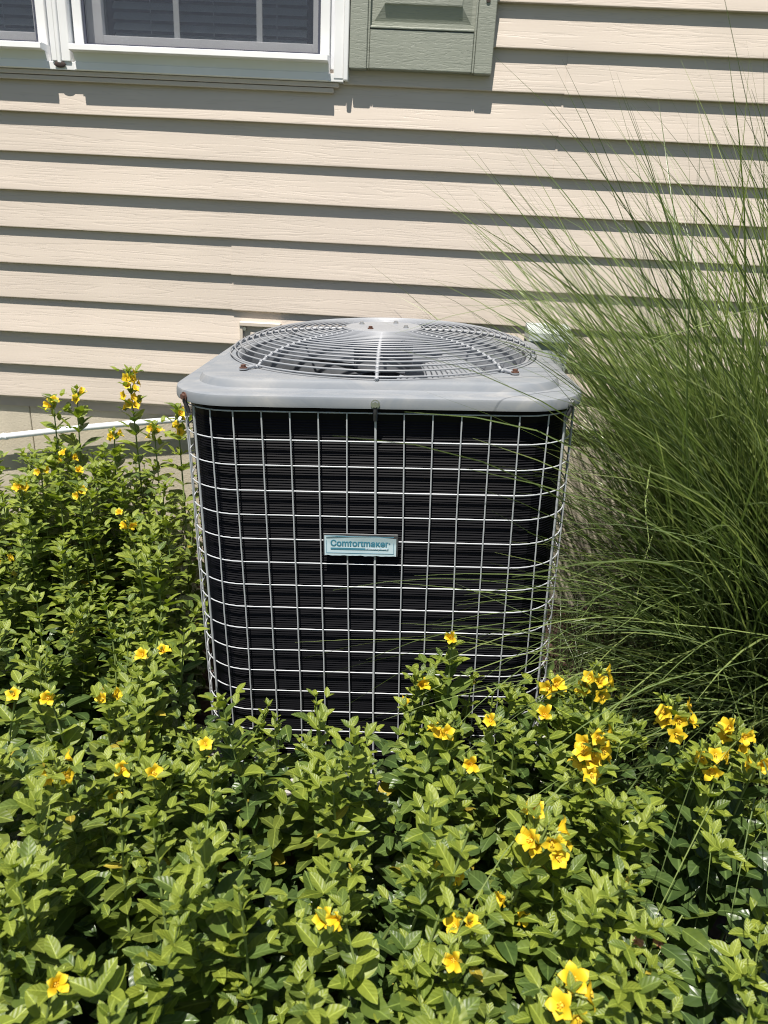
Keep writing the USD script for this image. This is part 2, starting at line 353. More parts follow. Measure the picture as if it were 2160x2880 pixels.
# the window opening (one rough hole behind the trim)
WIN_X0, WIN_X1, WIN_Z0, WIN_Z1 = -2.10, -0.243, 1.572, 2.82
def board(k, x0, x1, dy=0.0, z_lift=0.0, seed=0):
    """One course: leans out to its lower edge, wavering a little as vinyl does."""
    lap = LAP.get(k, .0155 + .002 * ((k * 7) % 3 - 1)); z0 = ZK0 - EXPO * k
    n = max(2, int((x1 - x0) / 0.06)); xs = np.linspace(x0, x1, n + 1)
    wob = (meshkit.fbm(np.stack([xs * 2.1, np.full_like(xs, k * 3.7), np.full_like(xs, 0.5)], -1), 2, 9) - 0.5)
    rows = []
    prof = [(-0.0005, 0.0015), (-lap * 0.7, 0.0), (-lap, 0.0012), (-lap - 0.0004, 0.004), (-lap * 0.70 - 0.0006, 0.03), (-lap * 0.24 - 0.0005, 0.07), (-0.0008, EXPO + 0.004)]
    for j, (y, z) in enumerate(prof):
        t = 1.0 if j < 5 else 0.4
        rows.append(np.stack([xs, np.full_like(xs, y + dy) - (wob * 0.0035 * t if j else 0), z0 + z + z_lift + wob * 0.0030 * (1 if j < 4 else 0)], 1))
    v = np.vstack(rows); m_ = len(xs); f = []
    for j in range(len(rows) - 1):
        for i in range(m_ - 1):
            f.append((j * m_ + i, j * m_ + i + 1, (j + 1) * m_ + i + 1, (j + 1) * m_ + i))
    v2 = v.copy(); v2[:, 1] += 0.0009                       # vinyl thickness
    q = np.array(f); F = np.vstack([q, q[:, ::-1] + len(v)])
    e = []
    for (i0, i1) in ((0, 0), (m_ - 1, m_ - 1)):
        for j in range(len(rows) - 1):
            a, b = j * m_ + i0, (j + 1) * m_ + i0
            e.append((a, b, b + len(v), a + len(v)) if i0 else (b, a, a + len(v), b + len(v)))
    return np.vstack([v, v2]), np.vstack([F, np.array(e)])

JOINTS = {0: [0.352], -1: [0.359], 1: [0.352 - 0.002], 2: [1.42], 5: [-0.575], 4: [-0.575], 3: [1.1], 6: [0.6], 7: [0.6], 8: [-2.0], -2: [1.9], -3: [1.9]}
JOINTS[-1] = [0.340]; JOINTS[0] = [0.338]; JOINTS[1] = [0.336]
kmin = -int((WTOP - ZK0) / EXPO)
for k in range(8, kmin, -1):
    z0 = ZK0 - EXPO * k; z1 = z0 + EXPO
    spans = [(WX0, WX1)]
    if z1 > WIN_Z0 and z0 < WIN_Z1:
        spans = [(WX0, WIN_X0), (WIN_X1 - 0.01, WX1)]
    for a, b in spans:
        cuts = [a] + [j for j in JOINTS.get(k, [1.3 - 0.37 * ((k * 5) % 7)]) if a + .05 < j < b - .05] + [b]
        for i in range(len(cuts) - 1):
            odd = i % 2
            obj("siding_board", board(k, cuts[i], cuts[i + 1] + (0.012 if i < len(cuts) - 2 and odd == 1 else 0), dy=-0.0016 * odd, z_lift=-0.0018 * odd), M["siding"], house, smooth=35)
# sheathing behind the boards, with the window's hole
sh = MB()
sh.box(WX0, WIN_X0, 0.001, 0.15, 0.60, WTOP).box(WIN_X1, WX1, 0.001, 0.15, 0.60, WTOP)
sh.box(WIN_X0, WIN_X1, 0.001, 0.15, 0.60, WIN_Z0 + 0.03).box(WIN_X0, WIN_X1, 0.001, 0.15, WIN_Z1 - 0.03, WTOP)
obj("wall_sheathing", sh.out(), M["sealant"], house)
st = MB().box(WX0, WX1, -0.0016, -0.0004, 0.628, 0.6375)
obj("starter_strip", st.out(), M["siding"], house)
# foundation: two pours with a joint between them, standing a little behind the siding
FY = 0.0076
jx = at(87, 1180, FY)[0]
for a, b in ((WX0, jx - 0.0012), (jx + 0.0012, WX1)):
    obj("foundation_wall", MB().box(a, b, FY, 0.2, -0.1, 0.634, 0.0015).out(), M["foundation"], house)

# ------------------------------------------------------------------ the twin window
window = obj("window", MB().box(WIN_X0 - 0.01, WIN_X1 + 0.0, 0.0, 0.006, WIN_Z0 - 0.012, WIN_Z0 + 0.05, 0.0).out(), M["sealant"], house)
PS = str(window.GetPath())
def px_x(px, py, Y): return at(px, py, Y)[0]
# sash openings (screen outlines)
R_X0, R_X1, R_Z0 = px_x(238, 100, -0.006), px_x(901, 120, -0.006), at(900, 156, -0.006)[2]
L_X1 = px_x(109, 100, -0.006); L_X0 = L_X1 - (R_X1 - R_X0)
MULL = (L_X1 + R_X0) / 2
zt = WIN_Z1 - 0.07
SILL_B, SILL_T = R_Z0 - 0.021, R_Z0 - 0.004
# outer casing, moulded: inner frame (face -0.012), groove, outer lip (face -0.030)
def stile(x0, x1, z0, z1, y): return MB().box(x0, x1, y, 0.02, z0, z1, 0.0015).out()
for x0, x1, tag_ in ((R_X1 + 0.001, R_X1 + 0.026, "r"), (R_X0 - 0.026, R_X0 - 0.001, "l"), (L_X1 + 0.001, L_X1 + 0.026, "r2"), (L_X0 - 0.026, L_X0 - 0.001, "l2")):
    obj("window_frame", stile(x0, x1, SILL_T - 0.004, zt + 0.03, -0.014), M["white"], PS)
for x0, x1 in ((L_X0, L_X1), (R_X0, R_X1)):
    obj("window_frame", MB().box(x0 - 0.001, x1 + 0.001, -0.014, 0.02, zt, zt + 0.03, 0.0015).out(), M["white"], PS)
obj("window_frame", stile(R_X1 + 0.026, R_X1 + 0.040, SILL_B - 0.01, zt + 0.05, -0.004), M["white_dull"], PS)
CAS_X1 = px_x(981, 150, -0.03)
obj("window_casing", MB().box(R_X1 + 0.040, CAS_X1 - 0.013, -0.031, 0.01, SILL_B - 0.036, zt + 0.07, 0.002).box(CAS_X1 - 0.012, CAS_X1, -0.041, 0.01, SILL_B - 0.040, zt + 0.085, 0.002).out(), M["white"], PS)
obj("window_casing", MB().box(L_X0 - 0.078, L_X0 - 0.027, -0.028, 0.01, SILL_B - 0.036, zt + 0.07, 0.002).out(), M["white"], PS)
obj("window_casing", MB().box(L_X0 - 0.078, CAS_X1, -0.027, 0.01, zt + 0.032, zt + 0.069, 0.002).out(), M["white"], PS)
# mullion: two flanks and a ribbed cover
ml, mr = L_X1 + 0.026, R_X0 - 0.026
mm = (ml + mr) / 2
obj("mullion", MB().box(ml, ml + 0.016, -0.004, 0.01, SILL_B - 0.03, zt + 0.03, 0.001).out(), M["white_dull"], PS)
obj("mullion", MB().box(ml + 0.0165, mm - 0.006, -0.034, 0.01, SILL_B - 0.0235, zt + 0.03, 0.002).box(mm - 0.0052, mm + 0.0052, -0.0365, 0.01, SILL_B - 0.0285, zt + 0.03, 0.002)
    .box(mm + 0.006, mr - 0.006, -0.034, 0.01, SILL_B - 0.0235, zt + 0.03, 0.002).out(), M["white"], PS)
# sills: a projecting nose above a recessed, shaded face and a lower lip
lowz = SILL_B - 0.042
def sill(x0, x1):
    prof = [(0.01, SILL_T), (-0.050, SILL_T - 0.001), (-0.0605, SILL_T - 0.004), (-0.0615, SILL_B + 0.001), (-0.060, SILL_B), (-0.036, SILL_B - 0.0015), (-0.0285, SILL_B - 0.022),
            (-0.0315, SILL_B - 0.024), (-0.0325, lowz + 0.001), (-0.031, lowz), (0.01, lowz)]
    p = np.array(prof); n = len(p)
    v = np.vstack([np.c_[np.full(n, x0), p], np.c_[np.full(n, x1), p]])
    f = [(i, (i + 1) % n, n + (i + 1) % n, n + i) for i in range(n)]
    f = np.array(f); tri = np.vstack([f[:, [0, 1, 2]], f[:, [0, 2, 3]]])
    c0, c1 = len(v), len(v) + 1
    v = np.vstack([v, [x0, -0.01, SILL_B - 0.005], [x1, -0.01, SILL_B - 0.005]])
    cap = [(c0, (i + 1) % n, i) for i in range(n)] + [(c1, n + i, n + (i + 1) % n) for i in range(n)]
    return v, np.vstack([tri, cap])
obj("window_sill", sill(R_X0 - 0.024, R_X1 + 0.027), M["white"], PS)
obj("window_sill", sill(L_X0 - 0.03, L_X1 + 0.027), M["white"], PS)
# the lower apron runs through under the mullion and to the casing
obj("window_apron", MB().box(L_X0 - 0.06, CAS_X1 - 0.013, -0.0295, 0.008, lowz - 0.001, SILL_B - 0.024, 0.001).out(), M["white"], PS)
obj("receiver_channel", MB().box(L_X0 - 0.07, CAS_X1 - 0.026, -0.0225, 0.006, lowz - 0.013, lowz - 0.002, 0.001).box(L_X0 - 0.07, CAS_X1 - 0.04, -0.019, 0.006, lowz - 0.026, lowz - 0.0145, 0.001).out(), M["siding"], PS)
obj("dirt_clump", (lambda s: (s.vertices * [0.016, 0.003, 0.008] + [mm, -0.033, SILL_B - 0.031], s.faces))(trimesh.creation.icosphere(2)), M["dirt"], PS)
for x0, x1 in ((L_X0, L_X1), (R_X0, R_X1)):
    cx0, cx1 = x0 + 0.040, x1 - 0.024
    gz0 = R_Z0 + 0.031
    sash = MB().box(x0 - 0.002, cx0, 0.022, 0.06, R_Z0 - 0.002, zt, 0.001).box(cx1, x1 + 0.002, 0.022, 0.06, R_Z0 - 0.002, zt, 0.001)
    sash.box(cx0, cx1, 0.0222, 0.06, R_Z0 - 0.002, gz0, 0.001)
    obj("sash", sash.out(), M["white_dull"], PS)
    obj("glass_pane", MB().box(cx0 - 0.004, cx1 + 0.004, 0.040, 0.043, gz0 - 0.004, zt).out(), M["glass"], PS)
    for t in (0.345, 0.70):
        xm = x0 + (x1 - x0) * t + 0.02
        obj("muntin", MB().box(xm - 0.008, xm + 0.008, 0.0345, 0.0395, gz0, zt, 0.001).out(), M["muntin"], PS)
    fr = MB()
    for b in ((x0, x0 + 0.006, R_Z0, zt), (x1 - 0.006, x1, R_Z0, zt), (x0 + 0.006, x1 - 0.006, R_Z0, R_Z0 + 0.005), (x0 + 0.006, x1 - 0.006, zt - 0.006, zt)):
        fr.box(b[0], b[1], -0.010, -0.002, b[2], b[3])
    obj("screen_frame", fr.out(), M["gasket"], PS)
    obj("insect_screen", MB().box(x0 + 0.004, x1 - 0.004, -0.0055, -0.005, R_Z0 + 0.003, zt - 0.003).out(), M["screen"], PS)
obj("dark_room", MB().box(WIN_X0, WIN_X1, 0.6, 0.62, 0.6, 3.2).box(WIN_X0 - 0.02, WIN_X0, 0.151, 0.6, 0.6, 3.2).box(WIN_X1, WIN_X1 + 0.02, 0.151, 0.6, 0.6, 3.2)
    .box(WIN_X0, WIN_X1, 0.151, 0.6, 0.6, 0.62).box(WIN_X0, WIN_X1, 0.151, 0.6, 3.18, 3.2).out(), M["room"], PS)
# blinds hang inside: things of their own
for (x0, x1, lab) in ((R_X0, R_X1, "pale slatted blind closed behind the wide right-hand window pane beside the shutter"),
                      (L_X0, L_X1, "pale slatted blind closed behind the window pane cut by the photo's left edge")):
    bl = thing("window_blind", lab, "blind", ((x0 + x1) / 2, 0.085, R_Z0), group=None)
    hw = (x1 - x0) / 2 - 0.05
    n = int((zt - R_Z0) / 0.0250)
    for i in range(n):
        z = 0.018 + i * 0.0250
        v = []; t = math.radians(48)
        for j in range(5):
            a = (j / 4 - 0.5) * 0.025; b = 0.0022 * (1 - (2 * j / 4 - 1) ** 2)
            v.append((a * math.cos(t) - b * math.sin(t), a * math.sin(t) + b * math.cos(t)))
        v.insert(0, (v[0][0] + 0.0003, v[0][1] - 0.0022))           # the crowned front edge
        P = [(sx * hw, y, z + zz) for sx in (-1, 1) for y, zz in v]
        obj("slat", (np.array(P), np.array([(j, j + 1, 7 + j, 6 + j) for j in range(5)])), M["blind"], bl, smooth=30)
    obj("bottom_rail", MB().box(-hw, hw, -0.012, 0.012, -0.012, 0.002, 0.002).out(), M["blind"], bl)
    for t in (-0.6, 0.05, 0.7):
        obj("ladder_cord", tube([(t * hw, -0.014, 0.0), (t * hw, -0.014, zt - R_Z0)], 0.0012, 5), M["blind"], bl)

# ------------------------------------------------------------------ shutter (part of the house)
SX0, SX1 = px_x(984, 100, -0.044), px_x(1391, 100, -0.044)
SZ0 = at(1180, 200, -0.044)[2]; SZ1 = SZ0 + 1.25
SW = 0.046
shut = obj("shutter", MB().box(SX0 + 0.004, SX1 - 0.004, -0.029, -0.020, SZ0 + 0.004, SZ1).out(), M["shutter"], house)
PH = str(shut.GetPath())
for x0, x1 in ((SX0, SX0 + SW), (SX1 - SW, SX1)):
    obj("stile", MB().box(x0, x1, -0.0440, -0.010, SZ0, SZ1, 0.0018).out(), M["shutter"], PH)
for x0, x1 in ((SX0 + SW + 0.001, SX0 + SW + 0.006), (SX1 - SW - 0.006, SX1 - SW - 0.001)):
    obj("bead", MB().box(x0, x1, -0.0415, -0.012, SZ0 + 0.0015, SZ1 - 0.002, 0.001).out(), M["shutter"], PH)
RT = SZ0 + 0.103
ix0, ix1 = SX0 + SW + 0.007, SX1 - SW - 0.007
obj("rail", MB().box(ix0, ix1, -0.0425, -0.012, SZ0 + 0.002, RT - 0.011, 0.0015).out(), M["shutter"], PH)
obj("bead", MB().box(ix0, ix1, -0.0445, -0.012, RT - 0.0095, RT - 0.004, 0.0015).out(), M["shutter"], PH)
obj("rail", MB().box(ix0, ix1, -0.0425, -0.012, SZ1 - 0.09, SZ1 - 0.002, 0.0015).out(), M["shutter"], PH)
def raised_panel(x0, x1, z0, z1, bx, bz):
    o = [(x0, z0), (x1, z0), (x1, z1), (x0, z1)]
    r = []
    for d, y in ((0, -0.0255), (0.93, -0.039), (0.95, -0.0425), (1.0, -0.043)):
        r.append(np.array([(x0 + bx * d, y, z0 + bz * d), (x1 - bx * d, y, z0 + bz * d), (x1 - bx * d, y, z1 - bz * d), (x0 + bx * d, y, z1 - bz * d)]))
    return loft(r, True)
obj("raised_panel", raised_panel(ix0, ix1, RT - 0.0035, RT + 0.50, 0.037, 0.052), M["shutter"], PH)
obj("rail", MB().box(ix0, ix1, -0.0425, -0.012, RT + 0.505, RT + 0.60, 0.0015).out(), M["shutter"], PH)
obj("raised_panel", raised_panel(ix0, ix1, RT + 0.605, SZ1 - 0.095, 0.037, 0.052), M["shutter"], PH)
scr = trimesh.creation.cylinder(0.0055, 0.004, sections=16); scr.apply_transform(trimesh.transformations.rotation_matrix(PI / 2, [1, 0, 0]))
for zz in (at(1374, 0, -0.045)[2], SZ1 - 0.08):
    s2 = scr.copy(); s2.apply_translation((px_x(1374, 0, -0.045), -0.0448, zz)); obj("shutter_screw", s2, M["dirt"], PH)

# ------------------------------------------------------------------ fittings on the wall
pl, pr = at(-900, 1310, -0.03), at(536, 1178, -0.03)
pts = [pl + (pr - pl) * t + np.array([0, 0, 0.004 * math.sin(t * 9) - 0.006 * max(0, t - 0.75)]) for t in np.linspace(0, 1, 24)]
pts += [np.array([pr[0] + 0.1, -0.06, pr[2] + 0.004]), np.array([pr[0] + 0.22, -0.12, pr[2] + 0.002]), np.array([pr[0] + 0.3, -0.2, pr[2]])]
pipe = thing("pipe", "white plastic pipe running along the pale foundation towards the condenser", "pipe", (0, 0, 0))
obj("pipe_run", tube(pts, 0.0100, 14), M["pvc"], pipe, smooth=50)
for t in (4, 15):
    obj("strap", tube([pts[t] - np.array([0.008, 0, 0]), pts[t] + np.array([0.008, 0, 0])], 0.0113, 14), M["pvc"], pipe, smooth=40)

blk = at(672, 905, -0.03)
mb = thing("mounting_block", "beige plastic mounting block on the siding behind the condenser's left rear corner", "wall block", (blk[0], 0, blk[2]))
fr = MB().box(0, 0.125, -0.030, -0.002, -0.012, 0, 0.0015).box(0, 0.010, -0.026, -0.002, -0.13, -0.0125, 0.0015).box(0.115, 0.125, -0.026, -0.002, -0.13, -0.0125, 0.0015).box(0, 0.125, -0.026, -0.002, -0.143, -0.1305, 0.0015)
obj("block_frame", fr.out(), M["beige_plastic"], mb)
obj("block_plate", MB().box(0.0105, 0.1145, -0.017, -0.002, -0.13, -0.0125, 0.001).box(0.032, 0.10, -0.023, -0.0172, -0.12, -0.03, 0.002).out(), M["beige_plastic"], mb)
s2 = scr.copy(); s2.apply_translation((0.016, -0.0275, -0.020)); obj("screw", s2, M["steel"], mb)

bx = at(1602, 985, -0.11); bl_ = at(1490, 960, -0.11); zt_b = at(1560, 938, -0.11)[2]
eb = thing("disconnect_box", "pale grey-green electrical box with an overhanging lid on the wall behind the condenser", "electrical box", ((bx[0] + bl_[0]) / 2, 0, zt_b))
hw = (bx[0] - bl_[0]) / 2 + 0.004
lid = MB()
lid.add(*(lambda p, n: (np.vstack([np.c_[np.full(n, -hw), p], np.c_[np.full(n, hw), p]]),
        np.array([(i, (i + 1) % n, n + (i + 1) % n) for i in range(n)] + [(i, n + (i + 1) % n, n + i) for i in range(n)] + [(0, 2, 1), (0, 3, 2), (0, 4, 3), (n, n + 1, n + 2), (n, n + 2, n + 3), (n, n + 3, n + 4)])))
        (np.array([(-0.010, -0.028), (-0.112, -0.028), (-0.114, -0.024), (-0.112, -0.002), (-0.010, 0.016)]), 5))
obj("box_lid", lid.out(), M["box_grey"], eb)
obj("box_body", MB().box(-hw + 0.007, hw - 0.007, -0.104, -0.010, -0.24, -0.0285, 0.002).out(), M["box_grey"], eb)
obj("box_hasp", MB().box(-0.012, 0.012, -0.112, -0.1042, -0.2, -0.17, 0.001).out(), M["box_grey"], eb)
obj("conduit", tube([(0.02, -0.06, -0.241), (0.02, -0.06, -0.36), (0.0, -0.09, -0.45), (-0.06, -0.2, -0.5), (-0.12, -0.32, -0.5)], 0.011, 10), M["box_grey"], eb, smooth=50)

vp = at(1815, 1090, -0.05)
vt = thing("wall_vent", "off-white hooded vent on the siding half hidden by the ornamental grass", "vent", (vp[0], 0, vp[2]))
rr = []
for t in np.linspace(0, 1, 9):
    a = t * PI / 2
    w = 0.058 * (0.72 + 0.28 * math.sin(a)); y = -0.012 - 0.062 * math.sin(a); z = 0.055 * math.cos(a) - 0.02
    rr.append((w, y, z))
hv = np.array([(s * w, y if abs(s) < 1 else y * 0.78, z if abs(s) < 1 else z - 0.008) for w, y, z in rr for s in (-1, -0.85, 0, 0.85, 1)])
hf = np.array([(i * 5 + j, i * 5 + j + 1, (i + 1) * 5 + j + 1, (i + 1) * 5 + j) for i in range(8) for j in range(4)])
obj("vent_hood", (hv, np.vstack([hf, hf[:, ::-1]]) if False else hf), M["vent_white"], vt, smooth=40)
obj("vent_base", MB().box(-0.07, 0.07, -0.014, -0.002, -0.085, 0.05, 0.003).out(), M["vent_white"], vt)
for i in range(3):
    obj("louver", MB().box(-0.045, 0.045, -0.030 - 0.004 * i, -0.0145, -0.040 - 0.014 * i, -0.036 - 0.014 * i).out(), M["vent_white"], vt)

# ------------------------------------------------------------------ the condenser
AC_ROLL, AC_YAW = 2.15, 1.19
_ar, _ay = math.radians(AC_ROLL), math.radians(AC_YAW)
# local x -> (cos r, 0, sin r) then yawed: RotateXYZ with x=0, y=-roll, z=yaw
def ac_rot(v):
    v = np.asarray(v, float); x, y, z = v[..., 0], v[..., 1], v[..., 2]
    x, z = x * math.cos(_ar) - z * math.sin(_ar), x * math.sin(_ar) + z * math.cos(_ar)
    x, y = x * math.cos(_ay) - y * math.sin(_ay), x * math.sin(_ay) + y * math.cos(_ay)
    return np.stack([x, y, z], -1)
WIRE_TOP = 0.817
AC_LOC = np.array([-0.0724, -1.0, 0.8909]) - ac_rot([0, -0.375, WIRE_TOP])
ac = thing("condenser_unit", "square grey outdoor condenser with black coil, wire grille and domed fan guard", "air conditioner", AC_LOC, (0, -AC_ROLL, AC_YAW))
ac_world = lambda v: ac_rot(v) + AC_LOC
NA = 144
ang = (np.arange(NA) + 0.5) / NA * 2 * PI
def rs(half, r, z):
    R = rsq_polar(half, r, ang); return np.stack([R * np.cos(ang), R * np.sin(ang), np.full(NA, z)], 1)
def circ(r, z): return np.stack([r * np.cos(ang), r * np.sin(ang), np.full(NA, z)], 1)
ZR = 0.828
cap = [rs(.374, .112, ZR + .003), rs(.3845, .122, ZR - .0005), rs(.3850, .122, ZR + .004), rs(.3845, .122, ZR + .0145), rs(.3828, .120, ZR + .0188), rs(.3785, .117, ZR + .0214), rs(.3725, .112, ZR + .0222),
       rs(.3540, .102, ZR + .0228), rs(.3480, .099, ZR + .0232), rs(.3448, .097, ZR + .0252), rs(.3415, .095, ZR + .0335), rs(.3385, .093, ZR + .0382), rs(.3345, .091, ZR + .0400), rs(.3280, .088, ZR + .0405),
       circ(.322, ZR + .0407), circ(.3165, ZR + .0400), circ(.3130, ZR + .036), circ(.311, ZR + .030)]
cap_prim = obj("top_cap", loft(cap), M["cap"], ac, smooth=26)
ori = revolve([(.311, ZR + .030), (.307, ZR + .005), (.304, ZR - .03), (.303, ZR - .075), (.310, ZR - .10), (.325, ZR - .112)], 72)
obj("fan_shroud", loft(ori), M["fan"], ac, smooth=50)
obj("shroud_shelf", loft([revolve([(.325, ZR - .112)], NA)[0] if False else circ(.325, ZR - .1125), rs(.350, .10, ZR - .1125)]), M["motor"], ac)
# coil: ribbed by its stacked tubes
rings = []
nrow = 150; z0c, z1c = 0.028, 0.80
CH, CRr = 0.3635, 0.108
angc = (np.arange(96) + 0.5) / 96 * 2 * PI
Ra, Rb = rsq_polar(CH, CRr, angc), rsq_polar(CH - 0.0016, CRr, angc)
zz = np.linspace(z0c, z1c, nrow * 2 + 1)
for i, z in enumerate(zz):
    R = Ra if i % 2 else Rb
    rings.append(np.stack([R * np.cos(angc), R * np.sin(angc), np.full(96, z)], 1))
rings.append(np.stack([Ra * np.cos(angc), Ra * np.sin(angc), np.full(96, 0.826)], 1))
obj("coil", loft(rings), M["coil"], ac)
obj("base_pan", loft([rs(.377, .115, 0.0), rs(.379, .117, 0.003), rs(.379, .117, 0.022), rs(.372, .11, 0.026), rs(.3, .08, 0.026)], True), M["cap"], ac, smooth=40)
# wire grille
GH, GR = 0.375, 0.118
def rsq_len(half, r, n):
    """n points evenly spaced by length round a rounded square, starting at the middle of the front."""
    p = rsq_loop(half, r, 16); p = np.vstack([p, p[:1]]); d = np.r_[0, np.cumsum(np.linalg.norm(np.diff(p, axis=0), axis=1))]
    s = np.linspace(0, d[-1], n, endpoint=False)
    return np.stack([np.interp(s, d, p[:, 0]), np.interp(s, d, p[:, 1])], 1)
rows_z = [WIRE_TOP] + [WIRE_TOP - .0531 - .0492 * i for i in range(15)]
loop = rsq_loop(GH - 0.0028, GR - 0.0028, 10)
rnd = random.Random(5)
for z in rows_z:
    dz = [rnd.gauss(0, 0.0006) for _ in range(4)]
    wob = np.array([dz[int((math.atan2(y, x) + PI) / (PI / 2)) % 4] for x, y in loop]) * 0.5
    obj("horizontal_wire", tube(np.c_[loop, z + wob], 0.00135, 6, closed=True), M["wire"], ac, smooth=60)
verts = []
SC = 0.0514
for side in range(4):
    a = side * PI / 2
    c, s = math.cos(a), math.sin(a)
    for k in range(-5, 6):
        x, y = SC * k, -GH
        verts.append((x * c - y * s, x * s + y * c, 0.0024 if k == 0 else 0.00155))
    for t in (0.30, 0.53, 0.76):                      # round the corner
        th = -PI / 2 + t * PI / 2
        x, y = (GH - GR) + GR * math.cos(th), -(GH - GR) + GR * math.sin(th)
        verts.append((x * c - y * s, x * s + y * c, 0.0024 if t == 0.53 else 0.00155))
for x, y, r in verts:
    top = WIRE_TOP + (0.0015 if r < 0.002 else 0.001)
    b = [rnd.gauss(0, 0.0008) for _ in range(3)]
    obj("vertical_wire", tube([(x, y, top), (x + b[0], y, 0.62), (x + b[1], y, 0.4), (x + b[2], y, 0.2), (x, y, 0.024)], r, 6), M["wire"], ac, smooth=60)
# clips and screws that hold the grille under the cap
def hexbolt(r, h, flange=1.5):
    a = trimesh.creation.cylinder(r, h, sections=6); a.apply_translation((0, 0, h / 2 + 0.0015))
    b = trimesh.creation.cylinder(r * flange, 0.002, sections=20); b.apply_translation((0, 0, 0.001))
    return trimesh.util.concatenate([a, b])
def face_bolt(pos, nrm, r, h, mt, name="screw", parent=None, lab=None):
    g = hexbolt(r, h); n = np.asarray(nrm, float) / np.linalg.norm(nrm)
    g.apply_transform(trimesh.geometry.align_vectors([0, 0, 1], n)); g.apply_translation(pos); return obj(name, g, mt, parent or ac, label=lab)
cx = (GH - GR) + .1225 * math.cos(-PI / 4)
dk = (.385 - .122) + .122 * math.cos(PI / 4)
for (x, y, nrm, mt, lab) in ((0, -.385, (0, -1, 0), "steel", None), (-dk, -dk, (-1, -1, 0), "rust", "rusty screw"), (dk, -dk, (1, -1, 0), "steel", None),
                             (-.385, 0, (-1, 0, 0), "rust", "rusty screw"), (.385, 0, (1, 0, 0), "steel", None), (-dk, dk, (-1, 1, 0), "steel", None), (dk, dk, (1, 1, 0), "steel", None)):
    face_bolt((x, y, ZR + .0085), nrm, .0055, .005, M[mt], lab=lab)
    n = np.array(nrm, float); n /= np.linalg.norm(n); t = np.array([-n[1], n[0], 0]); p = np.array([x, y, 0]) - n * 0.004
    hookp = [p + n * 0.0045 + np.array([0, 0, ZR + .009]), p + n * 0.0055 + np.array([0, 0, ZR + .0]), p + n * 0.001 + np.array([0, 0, ZR - .012]), p - n * 0.0015 + np.array([0, 0, WIRE_TOP - 0.012])]
    obj("wire_clip", tube(hookp, [.0025, .004, .004, .0035], 8), M["clip"], ac, smooth=50)
# fan guard
GRAD = 0.335
rr_ = np.r_[np.linspace(0.0, .30, 80), np.linspace(.30, GRAD, 200)[1:]]
hh_ = 0.046 * (1 - (rr_ / GRAD) ** 4) ** 0.75
arc = np.r_[0, np.cumsum(np.hypot(np.diff(rr_), np.diff(hh_)))]
GZ = ZR + .0465
def gprof(s): return np.interp(s, arc, rr_), GZ + np.interp(s, arc, hh_)
s_plate = np.interp(0.079, rr_, arc)
ns = np.arange(s_plate + 0.010, arc[-1] - 0.002, 0.0138)
ns = ns + (arc[-1] - 0.0006 - ns[-1]) * (ns - s_plate) / (ns[-1] - s_plate)
a64 = np.arange(96) / 96 * 2 * PI
for s in ns:
    r, z = gprof(s)
    obj("guard_ring", tube(np.stack([r * np.cos(a64), r * np.sin(a64), np.full(96, z)], 1), 0.00175, 6, closed=True), M["ring"], ac, smooth=60)
for k in range(8):
    a = -PI / 2 + k * PI / 4
    ss = np.linspace(s_plate - 0.03, arc[-1], 26); P = []
    for s in ss:
        r, z = gprof(s); P.append((r * math.cos(a), r * math.sin(a), z - 0.0042))
    diag = k % 2 == 1
    rend = .362 if diag else .3375
    if diag:
        for r_ in (.342, .352, rend): P.append((r_ * math.cos(a), r_ * math.sin(a), ZR + .0448 if r_ > .345 else ZR + .0462))
    else:
        P.append((rend * math.cos(a), rend * math.sin(a), ZR + .0425))
    rad = np.full(len(P), 0.0034)
    sp = obj("guard_spoke", tube(P, rad, 8), M["ring"], ac, smooth=60)
    wl = MB()
    for s in ns:                                            # weld beads where the rings sit on the spoke
        r, z = gprof(s); q = trimesh.creation.icosphere(1, 0.0046); q.apply_scale((1, 1, .8)); q.apply_translation((r * math.cos(a), r * math.sin(a), z - .003)); wl.tm(q)
    obj("weld", wl.out(), M["ring"], str(sp.GetPath()), smooth=True)
    if diag:
        tb = trimesh.creation.cylinder(.0085, .0024, sections=18); tb.apply_translation((.366 * math.cos(a), .366 * math.sin(a), ZR + .0436)); obj("spoke_tab", tb, M["ring"], str(sp.GetPath()))
        face_bolt((.366 * math.cos(a), .366 * math.sin(a), ZR + .0450), (0, 0, 1), .0050, .005, M["rust"], "guard_bolt", lab="rusty guard bolt")
zp = GZ + .046
obj("motor_plate", loft(revolve([(.084, zp - .006), (.085, zp - .002), (.083, zp + .0015), (.07, zp + .0022), (.055, zp + .0026), (.02, zp + .0018)], 48), True), M["ring"], ac, smooth=40)
for k in range(4):
    a = PI / 4 + k * PI / 2 + 0.3
    face_bolt((.056 * math.cos(a), .056 * math.sin(a), zp + .0024), (0, 0, 1), .0042, .004, M["rust" if k == 2 else "steel"], "plate_screw")
obj("fan_motor", loft(revolve([(.062, zp - .007), (.066, zp - .012), (.066, zp - .085), (.06, zp - .09), (.02, zp - .092)], 40), True), M["motor"], ac, smooth=40)
fz = ZR - .045
obj("fan_hub", loft(revolve([(.05, fz + .03), (.062, fz + .026), (.064, fz - .02), (.05, fz - .026)], 32), True), M["fan"], ac, smooth=40)
